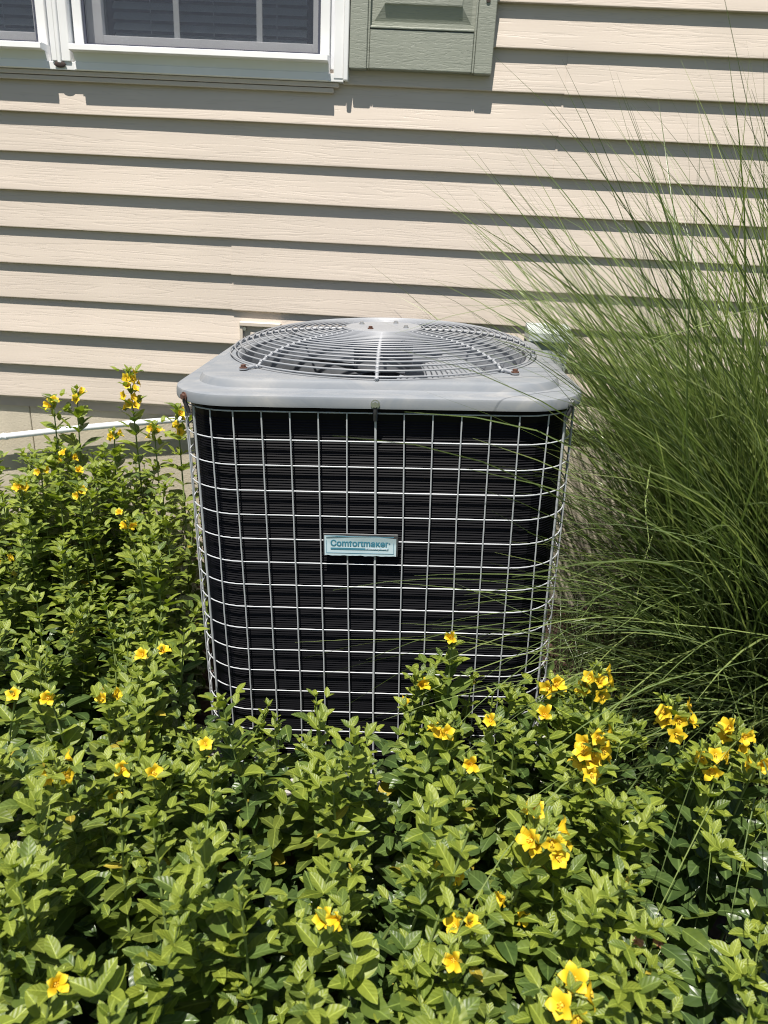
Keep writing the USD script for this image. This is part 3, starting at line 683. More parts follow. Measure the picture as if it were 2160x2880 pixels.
for k in range(4):
    a0 = 0.35 + k * PI / 2; B = []
    nr, nt = 9, 9
    for i in range(nr):
        r = .058 + (.292 - .058) * i / (nr - 1)
        wdt = (0.62 + 0.42 * (i / (nr - 1)))
        for j in range(nt):
            t = j / (nt - 1) - .5; th = a0 + t * wdt + 0.18 * (i / (nr - 1))
            B.append((r * math.cos(th), r * math.sin(th), fz + .085 * t + .012 * (1 - 4 * t * t)))
    B = np.array(B); q = [(i * nt + j, i * nt + j + 1, (i + 1) * nt + j + 1, (i + 1) * nt + j) for i in range(nr - 1) for j in range(nt - 1)]
    q = np.array(q); B2 = B.copy(); B2[:, 2] -= .0015
    obj("fan_blade", (np.vstack([B, B2]), np.vstack([q[:, ::-1], q + len(B)])), M["fan"], ac, smooth=40)
# name plate
pw, ph = .139, .0448
pcx, pcz = -.0272, WIRE_TOP - .0531 - .0492 * 4.12
py = -GH - .0032
plate = obj("name_plate", (lambda b: (b[0], b[1]))(rbox(pcx - pw / 2 - .001, pcx + pw / 2 + .0022, py - .0022, py, pcz - ph / 2 + .0005, pcz + ph / 2 + .0016, .0008)), M["plate_back"], ac)
PP = str(plate.GetPath())
nxp, nzp = 28, 12; pv = []
for j in range(nzp + 1):
    for i in range(nxp + 1):
        u, w = i / nxp, j / nzp
        bow = .0025 * max(0, w - .6) / .4 * (0.25 + math.sin(u * PI) * .5 + u * .6)
        ragged = (0.0008 * math.sin(u * 41) * math.sin(u * 13 + 1)) if j == 0 else 0
        topcut = .0045 * max(0, (u - .55) / .45) ** 1.4 * (w ** 3)
        pv.append((pcx - pw / 2 + .0012 + (pw - .0024) * u, py - .0028 - bow, pcz - ph / 2 + .0012 + ragged + (ph - .0030) * w - topcut))
pf = [(j * (nxp + 1) + i, j * (nxp + 1) + i + 1, (j + 1) * (nxp + 1) + i + 1, (j + 1) * (nxp + 1) + i) for j in range(nzp) for i in range(nxp)]
obj("plate_face", (np.array(pv), np.array(pf)), M["plate"], PP, smooth=True)
def letters(text, height, x, z, y, width, mt, name, bold=True, grow=0.0):
    t = meshkit.text_mesh(text, height, 0.0004, bold); b = t.bounds
    t.apply_translation(-b[0]); sx = width / (b[1][0] - b[0][0]); t.apply_scale((sx, 1, 1))
    V = np.array(t.vertices); V = np.stack([V[:, 0] + x, y - V[:, 2], V[:, 1] + z], 1)
    return obj(name, (V, t.faces), mt, PP)
k_ = pw / 1210.0                                            # plate units: 1210 wide in the close view
X = lambda u: pcx - pw / 2 + (u - 240) * k_
Z = lambda v, u=840: pcz + ph / 2 - (v - 300 - (u - 840) * 0.032) * k_ + .0014
yl = py - .0031
letters("Comfortmaker", .0118, X(352), Z(520), yl, 955 * k_, M["letter"], "lettering")
letters("Comfortmaker", .0118, X(356), Z(518), yl - .0001, 955 * k_, M["letter"], "lettering")
obj("plate_bar", MB().box(X(352), X(1312), yl - .0003, yl, Z(582), Z(550)).out(), M["letter"], PP)
letters("Air Conditioning & Heating", .0028, X(930), Z(577), yl - .0004, 365 * k_, M["letter_white"], "small_lettering")
letters("®", .0035, X(1316), Z(470), yl, 26 * k_, M["letter"], "mark", False)
bd = MB(); bw = .0008
x0, x1, z0, z1 = X(278), X(1402), Z(648), Z(340)
bd.box(x0, x1, yl - .0002, yl, z0, z0 + bw).box(x0, x1, yl - .0002 - .0022, yl - .0016, z1, z1 + bw).box(x0, x0 + bw, yl - .0002, yl, z0 + bw, z1 - .008).box(x1 - bw, x1, yl - .0002, yl, z0 + bw, z1 - .012)
obj("plate_border", bd.out(), M["letter"], PP)

pad = MB().box(-.415, .415, -.415, .415, -.055, -.0015, .006)
pv_, pf_ = pad.out()
obj("equipment_pad", (ac_world(pv_), pf_), M["concrete"], None, label="flat concrete pad under the condenser, mostly hidden by leaves", cat="concrete pad")

# ------------------------------------------------------------------ loosestrife: leaves, shoots, flowers
R_ = np.random.default_rng(11)
def rotz(a): c, s = math.cos(a), math.sin(a); return np.array([[c, -s, 0], [s, c, 0], [0, 0, 1.0]])
def roty(a): c, s = math.cos(a), math.sin(a); return np.array([[c, 0, s], [0, 1, 0], [-s, 0, c]])
def rotx(a): c, s = math.cos(a), math.sin(a); return np.array([[1, 0, 0], [0, c, -s], [0, s, c]])

def leaf(L, W, droop, fold, nu=8, nv=5, seed=0.0):
    """A pointed oval blade lying along +x, folded along its midrib and curving down towards the tip."""
    u = np.linspace(0, 1, nu); v = np.linspace(-1, 1, nv)
    prof = np.sin(PI * np.clip(u, 0, 1) ** 0.88) ** 0.72 * (1 - 0.12 * u); prof[0] = 0.12; prof[-1] = 0.0
    prof = prof / prof.max()
    P, UV = [], []
    for i, a in enumerate(u):
        th = droop * a ** 1.3
        x = L * (a - 0.10 * droop * a * a); z = -L * 0.5 * droop * a ** 2
        for b in v:
            w = b * prof[i] * W / 2
            zz = z + abs(w) * fold + 0.018 * L * math.sin(seed + a * 9 + b * 2.2) * abs(b)
            P.append((x, w, zz)); UV.append((a, 0.5 + b * 0.5 * max(prof[i], 0.12)))
    F = [(i * nv + j, (i + 1) * nv + j, (i + 1) * nv + j + 1, i * nv + j + 1) for i in range(nu - 1) for j in range(nv - 1)]
    return np.array(P), np.array(F), np.array(UV)

def put_leaf(parent, pos, az, elev, L, W, droop, fold, mt, roll=0.0):
    v, f, uv = leaf(L, W, droop, fold, seed=R_.uniform(0, 6))
    v = v @ (rotz(az) @ roty(-elev) @ rotx(roll)).T + pos
    return obj("leaf", (v, f), mt, parent, smooth=True, uv=uv)

def build_shoot(path, h, rng, bushy=1.0, low=0.30, leaf_scale=1.0, dark=False, main="leaf", slim=0.0):
    """Stem, whorls of leaves getting smaller and paler upwards, and short side shoots in the upper axils."""
    bend = rng.normal(0, 0.045, 2); sp = lambda t: np.array([bend[0] * t * t, bend[1] * t * t, h * t])
    obj("stem", tube([sp(t) for t in np.linspace(0, 1, 7)], np.linspace(0.0033, 0.0013, 7), 6), M["stem"], path, smooth=True)
    z = h * low; az = rng.uniform(0, 6.28); nodes = []
    while z < h - 0.008:
        nodes.append(z); z += rng.uniform(0.034, 0.046) * (1 - 0.42 * (z / h)) * leaf_scale
    k = len(nodes)
    for i, z in enumerate(nodes):
        t = i / max(1, k - 1); p = sp(z / h)
        n = 2 if rng.random() < 0.45 else 3
        if t > 0.93: n = 4
        az += PI / n + rng.uniform(-.25, .25)
        L = (0.060 - 0.036 * t ** 1.8) * rng.uniform(0.70, 1.22) * leaf_scale
        for q in range(n):
            a = az + q * 2 * PI / n + rng.uniform(-.25, .25)
            e = math.radians(rng.uniform(0, 24) + 36 * t ** 2)
            l = L * rng.uniform(0.85, 1.1)
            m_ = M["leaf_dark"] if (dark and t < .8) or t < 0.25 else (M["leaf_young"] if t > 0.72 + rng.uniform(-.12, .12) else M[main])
            if rng.random() < .012: m_ = M["leaf_old"]
            put_leaf(path, p, a, e, l, l * rng.uniform(0.46 - slim, 0.60 - slim), rng.uniform(0.25, 0.85) * (1 - .4 * t), rng.uniform(0.10, 0.40), m_, rng.uniform(-.3, .3))
            if t > 0.45 and rng.random() < 0.50 * bushy:            # side shoot: a pair of small leaves on a short stalk
                r0 = rng.uniform(.010, .026); q0 = p + np.array([math.cos(a) * r0, math.sin(a) * r0, rng.uniform(.008, .02)])
                for s in (-1, 1):
                    l2 = rng.uniform(.016, .028) * leaf_scale
                    put_leaf(path, q0, a + s * rng.uniform(.5, 1.3), math.radians(rng.uniform(15, 55)), l2, l2 * .52, rng.uniform(.2, .6), .3, M["leaf_young"] if rng.random() < .7 else M["leaf"])
    p = sp(1.0)
    for q in range(4):                                              # tip rosette
        l2 = rng.uniform(.010, .020)
        put_leaf(path, p - np.array([0, 0, .004]), az + q * 1.57 + .6, math.radians(rng.uniform(35, 70)), l2, l2 * .5, .2, .3, M["leaf_young"])
    return sp

lib = stage.CreateClassPrim("/World/plant_shapes")
SHOOTS = []
for i, h in enumerate((.30, .30, .30, .36, .36, .36, .36, .42, .42, .42, .42, .42, .42, .48, .48, .48, .48, .55, .55, .55)):
    rng = np.random.default_rng(100 + i)
    x = UsdGeom.Xform.Define(stage, f"/World/plant_shapes/shoot_{i:03d}")
    build_shoot(str(x.GetPath()), h, rng, bushy=(1.2 if i % 3 else .6), low=(.34 if h < .45 else .14), leaf_scale=(.92, 1.1, .80, .90)[i % 4] * (1.22 if h > .45 else 1.0), main=("leaf", "leaf_b", "leaf", "leaf_c", "leaf_b")[i % 5], slim=(0, .07, .02)[i % 3])
    SHOOTS.append((h, str(x.GetPath())))
DARKS = []
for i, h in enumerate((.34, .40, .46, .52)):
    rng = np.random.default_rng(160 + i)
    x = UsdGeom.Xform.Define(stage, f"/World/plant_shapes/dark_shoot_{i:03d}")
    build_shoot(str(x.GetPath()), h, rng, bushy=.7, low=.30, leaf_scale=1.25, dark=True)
    DARKS.append((h, str(x.GetPath())))

# a flower: five pointed petals flaring from a shallow cup
def petal(L, W, cup, rng):
    u = np.linspace(0, 1, 6); v = np.linspace(-1, 1, 5); P, UV = [], []
    prof = np.array([.40, .74, 1.0, .90, .50, .02])
    for i, a in enumerate(u):
        r = L * (0.12 + .88 * a); z = cup * L * (math.sin(min(1, a * 1.3) * PI / 2)) - .18 * L * max(0, a - .6)
        for b in v:
            w = b * prof[i] * W / 2
            P.append((r, w, z + abs(b) ** 2 * .10 * L * (1 - a) + rng.uniform(-.01, .01) * L)); UV.append((a, .5 + .5 * b))
    F = [(i * 5 + j, (i + 1) * 5 + j, (i + 1) * 5 + j + 1, i * 5 + j + 1) for i in range(5) for j in range(4)]
    return np.array(P), np.array(F), np.array(UV)
FLOWERS = []
for i in range(6):
    rng = np.random.default_rng(300 + i)
    p = f"/World/plant_shapes/flower_{i:03d}"; UsdGeom.Xform.Define(stage, p)
    cup = (.55, .4, .75, .5, 1.0, 1.5)[i]; L = .0155
    for k in range(5):
        v, f, uv = petal(L * rng.uniform(.92, 1.08), L * .80, cup * rng.uniform(.8, 1.2), rng)
        v = v @ (rotz(k * 2 * PI / 5 + rng.uniform(-.08, .08)) @ rotx(rng.uniform(-.2, .2))).T
        obj("petal", (v, f), M["petal"], p, smooth=True, uv=uv)
    e = MB(); s = trimesh.creation.icosphere(1, .0021); s.apply_translation((0, 0, .0028)); e.tm(s)
    for k in range(5):
        a = k * 2 * PI / 5 + .6
        e.add(*tube([(0, 0, .002), (.0012 * math.cos(a), .0012 * math.sin(a), .0055), (.0026 * math.cos(a), .0026 * math.sin(a), .0085)], [.0006, .0005, .0009], 4))
    obj("flower_eye", e.out(), M["flower_eye"], p)
    c = MB()
    for k in range(5):
        a = k * 2 * PI / 5 + .6
        c.add(*tube([(0, 0, -.004), (.0028 * math.cos(a), .0028 * math.sin(a), -.0015), (.005 * math.cos(a), .005 * math.sin(a), .003)], [.0018, .0016, .0003], 4))
    c.add(*tube([(0, 0, -.014), (0, 0, -.003)], .0009, 5))
    obj("calyx", c.out(), M["bud"], p)
    FLOWERS.append(p)
p = "/World/plant_shapes/bud_000"; UsdGeom.Xform.Define(stage, p)
obj("bud_sepals", loft(revolve([(.0006, -.010), (.0008, -.004), (.0022, -.002), (.0028, .002), (.0018, .006), (.0004, .009)], 8), True), M["bud"], p, smooth=True)
BUD = p
p = "/World/plant_shapes/wilted_000"; UsdGeom.Xform.Define(stage, p)
w = MB()
for k in range(5):
    a = k * 1.26; w.add(*tube([(0, 0, 0), (.003 * math.cos(a), .003 * math.sin(a), .004), (.002 * math.cos(a + .8), .002 * math.sin(a + .8), .010), (.004 * math.cos(a + 1), .004 * math.sin(a + 1), .013)], [.001, .0022, .0016, .0004], 5))
obj("wilted_petals", w.out(), M["wilt"], p, smooth=True)
WILT = p

def ref(path, src, loc, scale=1.0, quat=None, rot=None, inst=True):
    x = UsdGeom.Xform.Define(stage, path); x.AddTranslateOp().Set(Gf.Vec3d(*map(float, loc)))
    if rot is not None: x.AddRotateXYZOp().Set(Gf.Vec3f(*map(float, rot)))
    if quat is not None: x.AddOrientOp().Set(Gf.Quatf(*map(float, quat)))
    if scale != 1.0: x.AddScaleOp().Set(Gf.Vec3f(float(scale)))
    pr = x.GetPrim(); pr.GetReferences().AddInternalReference(src)
    if inst: pr.SetInstanceable(True)
    return pr

def nearest(lib_, h, rng):
    c = [s for s in lib_ if abs(s[0] - h) < .035] or [min(lib_, key=lambda s: abs(s[0] - h))]
    return c[rng.integers(len(c))]

# where foliage may stand, and how high the photograph lets it reach there
BX = np.array([-400, 0, 150, 330, 430, 500, 540, 570, 610, 650, 720, 800, 870, 940, 1010, 1060, 1110, 1160, 1240, 1320, 1420, 1520, 1620, 1750, 1900, 2050, 2300, 2700])
BY = np.array([1225, 1240, 1225, 1240, 1300, 1420, 1640, 1800, 1880, 1950, 2000, 1930, 1930, 2010, 2090, 2040, 1930, 1860, 1830, 1800, 1800, 1850, 1900, 1960, 2040, 2100, 2180, 2200])
def ground_ok(x, y):
    if -.50 < x < .36 and -1.065 < y < -.10: return False
    if y > -.07 or y < -2.02: return False
    if x > .36 and y > -.62: return False
    if math.hypot(x - 1.02, y + .55) < .27: return False
    if x > .68 and y < -1.12: return False
    if x > .56 and y < -1.42: return False
    return -1.75 < x < 1.05
def soil(x, y): return 0.006

FL = [  # full-picture pixel of the flower head, number of flowers, height of the flowering part, depth Y or None, height if Y is None, label
 (366, 1100, 13, .105, -.34, None, "tallest spike packed with yellow flowers rising in front of the wall left of the condenser"),
 (150, 1138, 2, .02, -.36, None, "slender shoot tipped by one big yellow flower below the siding at far left"),
 (218, 1112, 2, .03, -.35, None, "leafy spire with two small yellow flowers between the tallest spike and the single bloom"),
 (322, 1222, 2, .015, -.42, None, "shoot with a small yellow flower pair just left of the tallest spike's leaves"),
 (434, 1216, 3, .03, -.36, None, "shoot with drooping yellow flowers just right of the tallest spike"),
 (500, 1195, 5, .08, -.40, None, "yellow flowering spike partly seen through the grille's left edge"),
 (190, 1285, 3, .03, -.50, None, "shoot with three yellow flowers directly under the single bloom at far left"),
 (115, 1320, 2, .015, -.55, None, "shoot with a yellow flower lower left below the pale pipe's end"),
 (212, 1322, 1, .01, -.56, None, "shoot with one orange-yellow flower right of two lower blooms in the left bed"),
 (60, 1368, 2, .02, -.62, None, "shoot with two small flowers close to the left edge under the pipe"),
 (340, 1440, 1, .01, -.62, None, "shoot with a lone flower midway between the tallest spike and the left bed's middle"),
 (366, 1478, 2, .02, -.66, None, "shoot with two half open flowers below the lone flower in the left bed"),
 (14, 1575, 2, .02, -.80, None, "shoot with two orange flowers cut by the left edge"),
 (225, 1385, 2, .02, -.64, None, "shoot with two flowers one above the other in the middle of the left bed"),
 (406, 1840, 1, .01, None, .47, "shoot with an open flower left of the grille's lower corner, left of a pair"),
 (452, 1826, 1, .01, None, .47, "shoot with an open flower nearest the grille's lower left corner"),
 (46, 1948, 1, .01, None, .45, "shoot with a closing flower near the left edge at mid height"),
 (140, 1955, 1, .01, None, .45, "shoot with a nodding orange flower near the left edge, right of a closing one"),
 (304, 1960, 2, .012, None, .45, "shoot with two small flowers close together in the middle of the left bed's front"),
 (577, 2078, 1, .01, None, .46, "shoot with one orange-yellow flower in front of the grille's lower left part"),
 (156, 2165, 4, .03, None, .46, "shoot crowned by four bright flowers near the left edge"),
 (345, 2148, 1, .01, None, .45, "shoot with a wide open flower, left one of two level blooms"),
 (421, 2168, 1, .01, None, .45, "shoot with a wide open flower, right one of two level blooms"),
 (330, 2240, 1, .01, None, .36, "low shoot with a small flower below two level blooms"),
 (1272, 1790, 1, .01, -1.12, None, "tall bud spike with one small flower in front of the grille's right half"),
 (1166, 1945, 2, .06, -1.14, None, "bud spike with a half open flower left of the tall bud spike"),
 (1247, 2045, 3, .03, None, .47, "shoot with a small knot of orange flowers in front of the grille"),
 (1383, 2020, 1, .01, None, .47, "shoot with one nodding flower in front of the grille's right corner"),
 (1323, 2135, 1, .01, None, .46, "shoot with one flower between the orange knot and the big round cluster"),
 (1550, 1924, 2, .012, None, .47, "shoot with two flowers side by side near the condenser's right corner"),
 (1673, 1915, 7, .055, None, .50, "shoot with a tall bright cluster against the wispy grass right of the condenser"),
 (1532, 2012, 1, .01, None, .45, "shoot with a small cupped flower above the big round cluster"),
 (1660, 2105, 11, .07, None, .49, "shoot with the biggest round cluster of yellow flowers"),
 (1896, 2015, 7, .05, None, .50, "shoot with a big yellow cluster crossed by long grass blades"),
 (2070, 2070, 6, .035, None, .46, "shoot with a wide cluster at the right under the ornamental grass"),
 (2000, 2128, 5, .045, None, .46, "shoot with four loose flowers left of the rightmost cluster"),
 (2135, 2140, 2, .02, None, .46, "shoot with flowers cut by the right edge"),
 (1510, 2275, 1, .01, None, .46, "shoot with one flower just above a dense cluster in the right foreground"),
 (1537, 2358, 8, .04, None, .47, "shoot with a dense flower cluster in the right foreground"),
 (1262, 2440, 4, .03, None, .40, "shoot with flowers half hidden by leaves left of the dense foreground cluster"),
 (1305, 2590, 2, .04, None, .44, "shoot with two stacked flowers in the lower middle right"),
 (918, 2562, 1, .01, None, .44, "shoot with a small curled flower, left of a foreground pair"),
 (966, 2570, 1, .01, None, .44, "shoot with a small curled flower, right of a foreground pair"),
 (1278, 2684, 1, .01, None, .43, "shoot with one orange bud below the two stacked flowers"),
 (1601, 2815, 4, .03, None, .44, "shoot with three flowers near the bottom edge"),
 (1612, 2745, 1, .01, None, .45, "shoot with a small flower just above the lowest cluster"),
 (1830, 2640, 2, .03, None, .42, "shoot with withered orange blossoms in the lower right"),
 (1440, 2530, 3, .03, None, .36, "low shoot with flowers deep among the leaves below the dense foreground cluster"),
 (150, 2755, 1, .01, None, .43, "shoot with an orange bud near the bottom left"),
]
taken = []
for i, (px, py, n, sp_, Y, hz, lab) in enumerate(FL):
    rng = np.random.default_rng(500 + i)
    head = at(px, py, Y) if Y is not None else at_z(px, py, hz)
    top = head[2] + sp_ * .5 + (.006 if n > 1 else -.004)
    h, src = nearest(DARKS if head[0] > .34 else SHOOTS, min(.58, top), rng)
    s = top / h
    x = ref(path_for("/World", "flowering_loosestrife"), src, (head[0], head[1], 0.0), 1.0, rot=(0, 0, 0), inst=False)
    x.GetAttribute("xformOp:rotateXYZ").Set(Gf.Vec3f(0, 0, 0))
    UsdGeom.Xformable(x).AddScaleOp().Set(Gf.Vec3f(min(s, 1.15), min(s, 1.15), s))
    keys(x, lab, "flowering plant", "loosestrife shoots in flower")
    # tip of the shoot in its own coordinates: the flowers are set round it
    tip = np.array(UsdGeom.Mesh(stage.GetPrimAtPath(src + "/stem")).GetPointsAttr().Get())[-1]
    sc = np.array([min(s, 1.15), min(s, 1.15), s])
    x.GetAttribute("xformOp:translate").Set(Gf.Vec3d(head[0] - tip[0] * sc[0], head[1] - tip[1] * sc[1], 0.0))
    base = np.array([tip[0] * sc[0], tip[1] * sc[1], 0.0])
    view = EYE - head; va = math.atan2(view[1], view[0])
    for k in range(n):
        t = (k + .5) / n
        z = head[2] + sp_ * (t - .5) + rng.uniform(-.004, .004)
        az = va + (((k * 2.4) % 3.6) - 1.8) + rng.uniform(-.3, .3) if n > 2 else va + (k * 2 - (n - 1)) * .8 + rng.uniform(-.5, .5)
        r = (.014 if n > 2 else .008) + (.010 if n > 6 and k % 2 else 0) * (1 - .3 * t)
        el = rng.uniform(-.1, 1.0) if n > 1 else rng.uniform(.5, 1.1)
        d = np.array([math.cos(az) * math.cos(el), math.sin(az) * math.cos(el), math.sin(el)])
        pos = np.array([r * math.cos(az), r * math.sin(az), z]) + base
        q = trimesh.transformations.quaternion_from_matrix(trimesh.geometry.align_vectors([0, 0, 1], d))
        fl = FLOWERS[rng.integers(4) if n > 3 else rng.choice((0, 2, 4, 4, 5))]
        sz = rng.uniform(.86, 1.12) * (1.0 if head[0] > .2 else .82)
        if "bud" in lab and n == 1: fl, sz = FLOWERS[5], .8
        if "withered" in lab: fl = WILT
        fx = ref(path_for(str(x.GetPath()), "flower"), fl, pos / sc, 1.0, quat=q)
        UsdGeom.Xformable(fx).AddScaleOp().Set(Gf.Vec3f(*map(float, sz / sc)))
    for k in range(2 if n < 3 else 5):                              # closed buds among the upper leaves
        a = rng.uniform(0, 6.28); pos = base + np.array([.008 * math.cos(a), .008 * math.sin(a), head[2] + sp_ * rng.uniform(-.6, .7)])
        d = np.array([math.cos(a), math.sin(a), 1.2]); q = trimesh.transformations.quaternion_from_matrix(trimesh.geometry.align_vectors([0, 0, 1], d / np.linalg.norm(d)))
        ref(path_for(str(x.GetPath()), "bud"), BUD, pos / sc, 1.0, quat=q)
    taken.append((head[0], head[1], head[2] - sp_ * .5))

rng = np.random.default_rng(77)
spots = []
for _ in range(60000):
    y = -rng.uniform(.08, 2.0) ; x = rng.uniform(-1.75, 1.05)
    if not ground_ok(x, y): continue
    p = proj((x, y, .40))
    if not -170 < p[0] < 2330 or proj((x, y, .45))[1] > 3150: continue
    sp_ = .064 if y < -1.0 else .060
    if x > .40: sp_ = .085
    if any((x - a) ** 2 + (y - b) ** 2 < sp_ ** 2 for a, b in spots) or any((x - a) ** 2 + (y - b) ** 2 < .038 ** 2 for a, b, _ in taken): continue
    spots.append((x, y))
count = 0
for (x, y) in sorted(spots):
    h = float(np.clip(.44 + rng.normal(0, .045) + (.13 if y > -.55 else (.07 if y > -.85 else 0)), .30, .60))
    if x > .45: h = float(np.clip(h - .05, .28, .5))
    # no taller than the skyline the photograph shows there
    while h > .12:
        px, py = proj((x, y, h + .024))
        lim = np.interp(px, BX, BY) + (rng.uniform(0, 70) if y > -1.3 else 0)
        if py > lim: break
        h -= .015
    for a, b, zf in taken:                                          # flowering shoots stand proud of the ones in front of them
        q = EYE - np.array([a, b, zf]); u_ = ((x - a) * q[0] + (y - b) * q[1]) / (q[0] ** 2 + q[1] ** 2)
        if 0 < u_ < .22 and math.hypot(x - a - u_ * q[0], y - b - u_ * q[1]) < .052: h = min(h, max(.16, zf + u_ * q[2] - .028))
    if h <= .13: continue
    hh, src = nearest(DARKS if (x > .40 or (x > .2 and y > -1.4 and rng.random() < .5)) else SHOOTS, h, rng)
    s = min(1.2, h / hh)
    if x > .40:
        z_ = "behind the big yellow clusters, close to the wispy weeds" if y > -1.05 else "before the big yellow clusters, towards the bark mulch"
        lab, grp = "large leaved dark green flowerless shoot " + z_, "dark flowerless shoots " + z_
    elif y > -1.04:
        z_ = "close to the pale foundation" if y > -.42 else ("beside the grille's left side" if x > -.66 else "well left of the condenser, between wall and foreground")
        lab, grp = "bushy flowerless loosestrife shoot " + z_, "flowerless shoots " + z_
    elif y > -1.24:
        z_ = "right before the grille's left part" if x < -.25 else ("right before the grille's middle" if x < .1 else "right before the grille's right corner")
        lab, grp = "leafy flowerless loosestrife shoot standing " + z_, "flowerless shoots " + z_
    else:
        z_ = ("at the left" if x < -.2 else ("in the middle" if x < .12 else "at the right")) + (" of the foreground, nearest the viewer" if y < -1.52 else " of the bed, a step behind the nearest ones")
        lab, grp = "bright green flowerless shoot " + z_, "flowerless shoots " + z_
    cat = "plant"
    pr = ref(path_for("/World", "loosestrife_shoot"), src, (x, y, .004), 1.0, rot=(rng.normal(0, 7.5), rng.normal(0, 7.5), rng.uniform(0, 360)))
    k_ = 0.5 * (1 + s) if s < 1 else s
    UsdGeom.Xformable(pr).AddScaleOp().Set(Gf.Vec3f(k_, k_, s))
    keys(pr, lab, cat, grp); count += 1
print("shoots", count, len(FL))

# low leaves that fill the shade under the shoots
def point_stuff(name, protos, mats, pos, quats, scales, idx, **k):
    pi = UsdGeom.PointInstancer.Define(stage, path_for("/World", name)); pa = str(pi.GetPath())
    rel = pi.CreatePrototypesRel()
    for i, (mesh_, uv) in enumerate(protos):
        g = usdkit.mesh(stage, f"{pa}/shape_{i:03d}", mesh_, mats[i], True, uv); rel.AddTarget(g.GetPath())
    pi.CreatePositionsAttr(Vt.Vec3fArray.FromNumpy(np.asarray(pos, np.float32)))
    pi.CreateOrientationsAttr(Vt.QuathArray([Gf.Quath(*map(float, q)) for q in quats]))
    pi.CreateScalesAttr(Vt.Vec3fArray.FromNumpy(np.repeat(np.asarray(scales, np.float32)[:, None], 3, 1)))
    pi.CreateProtoIndicesAttr(Vt.IntArray([int(i) for i in idx]))
    return keys(pi.GetPrim(), k.get("label"), k.get("cat"), None, "stuff")
lp = []
for L, W, dr, fo in ((.055, .028, .7, .2), (.048, .025, .4, .3), (.04, .02, .6, .35), (.06, .03, .9, .15)):
    v, f, uv = leaf(L, W, dr, fo); lp.append(((v, f), uv))
pos, qs, sc_, ix = [], [], [], []
while len(pos) < 4600:
    y = -rng.uniform(.08, 2.0); x = rng.uniform(-1.75, .95)
    if not ground_ok(x, y) or (x > .5 and rng.random() < .55): continue
    z = rng.uniform(.04, .27); px, py = proj((x, y, z))
    if py < np.interp(px, BX, BY) + 25 or not -200 < px < 2360: continue
    pos.append((x, y, z)); M_ = np.eye(4); M_[:3, :3] = rotz(rng.uniform(0, 6.28)) @ roty(-rng.uniform(-.3, .7)) @ rotx(rng.normal(0, .3))
    qs.append(trimesh.transformations.quaternion_from_matrix(M_)); sc_.append(rng.uniform(.7, 1.25)); ix.append(rng.choice(4, p=(.4, .33, .25, .02)))
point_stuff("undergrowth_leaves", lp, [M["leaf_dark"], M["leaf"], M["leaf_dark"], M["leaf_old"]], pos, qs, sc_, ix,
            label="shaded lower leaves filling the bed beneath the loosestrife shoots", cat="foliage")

# bark chips on the bed
cp = []
for k in range(4):
    r2 = np.random.default_rng(40 + k); b = trimesh.convex.convex_hull(r2.normal(0, 1, (9, 3)) * (.011, .006, .0028)); cp.append(((b.vertices, b.faces), None))
pos, qs, sc_, ix = [], [], [], []
while len(pos) < 3500:
    x, y = rng.uniform(-1.7, 1.6), -rng.uniform(.03, 2.1)
    if -.56 < x < .42 and -1.09 < y < -.14: continue
    if x < .4 and rng.random() < .45: continue
    pos.append((x, y, .018 + rng.uniform(0, .012))); M_ = np.eye(4); M_[:3, :3] = rotz(rng.uniform(0, 6.28)) @ roty(rng.normal(0, .35)) @ rotx(rng.normal(0, .35))
    qs.append(trimesh.transformations.quaternion_from_matrix(M_)); sc_.append(rng.uniform(.6, 1.7)); ix.append(rng.integers(4))
point_stuff("mulch_chips", cp, [M["chip"]] * 4, pos, qs, sc_, ix, label="reddish brown bark chips scattered over the flower bed", cat="mulch")

# ------------------------------------------------------------------ ornamental grass
def blade(base, az, th0, th1, p, L, w, rng, n=13, az_drift=0.0, fold=.35, tipw=.06):
    s = np.linspace(0, 1, n); th = th0 + th1 * s ** p; azs = az + az_drift * s ** 1.5
    d = np.stack([np.sin(th) * np.cos(azs), np.sin(th) * np.sin(azs), np.cos(th)], 1)
    c = np.vstack([[0, 0, 0], np.cumsum((d[1:] + d[:-1]) / 2 * (L / (n - 1)), 0)]) + base
    lat = np.stack([-np.sin(azs), np.cos(azs), 0 * azs], 1); nrm = np.cross(d, lat)
    kink = rng.random()
    if kink < .05: k0 = rng.integers(n // 2, n - 2); c[k0:] = c[k0] + (c[k0:] - c[k0]) @ rotx(rng.normal(0, .5)).T @ roty(rng.normal(0, .6)).T
    tw = rng.normal(0, .5) + rng.normal(0, .9) * s
    l2 = lat * np.cos(tw)[:, None] + nrm * np.sin(tw)[:, None]; n2 = -lat * np.sin(tw)[:, None] + nrm * np.cos(tw)[:, None]
    ww = w * .5 * np.clip(.55 + 3 * s, 0, 1) * np.clip((1 - s) ** .62 * (1 - tipw) + tipw, 0, 1)
    v = np.stack([c - l2 * ww[:, None] + n2 * (ww * fold)[:, None], c, c + l2 * ww[:, None] + n2 * (ww * fold)[:, None]], 1).reshape(-1, 3)
    f = np.array([(i * 3 + j, i * 3 + j + 1, (i + 1) * 3 + j + 1, (i + 1) * 3 + j) for i in range(n - 1) for j in (0, 1)])
    uv = np.stack([np.repeat(s, 3), np.tile([0, .5, 1.0], n)], 1)
    return v, f, uv

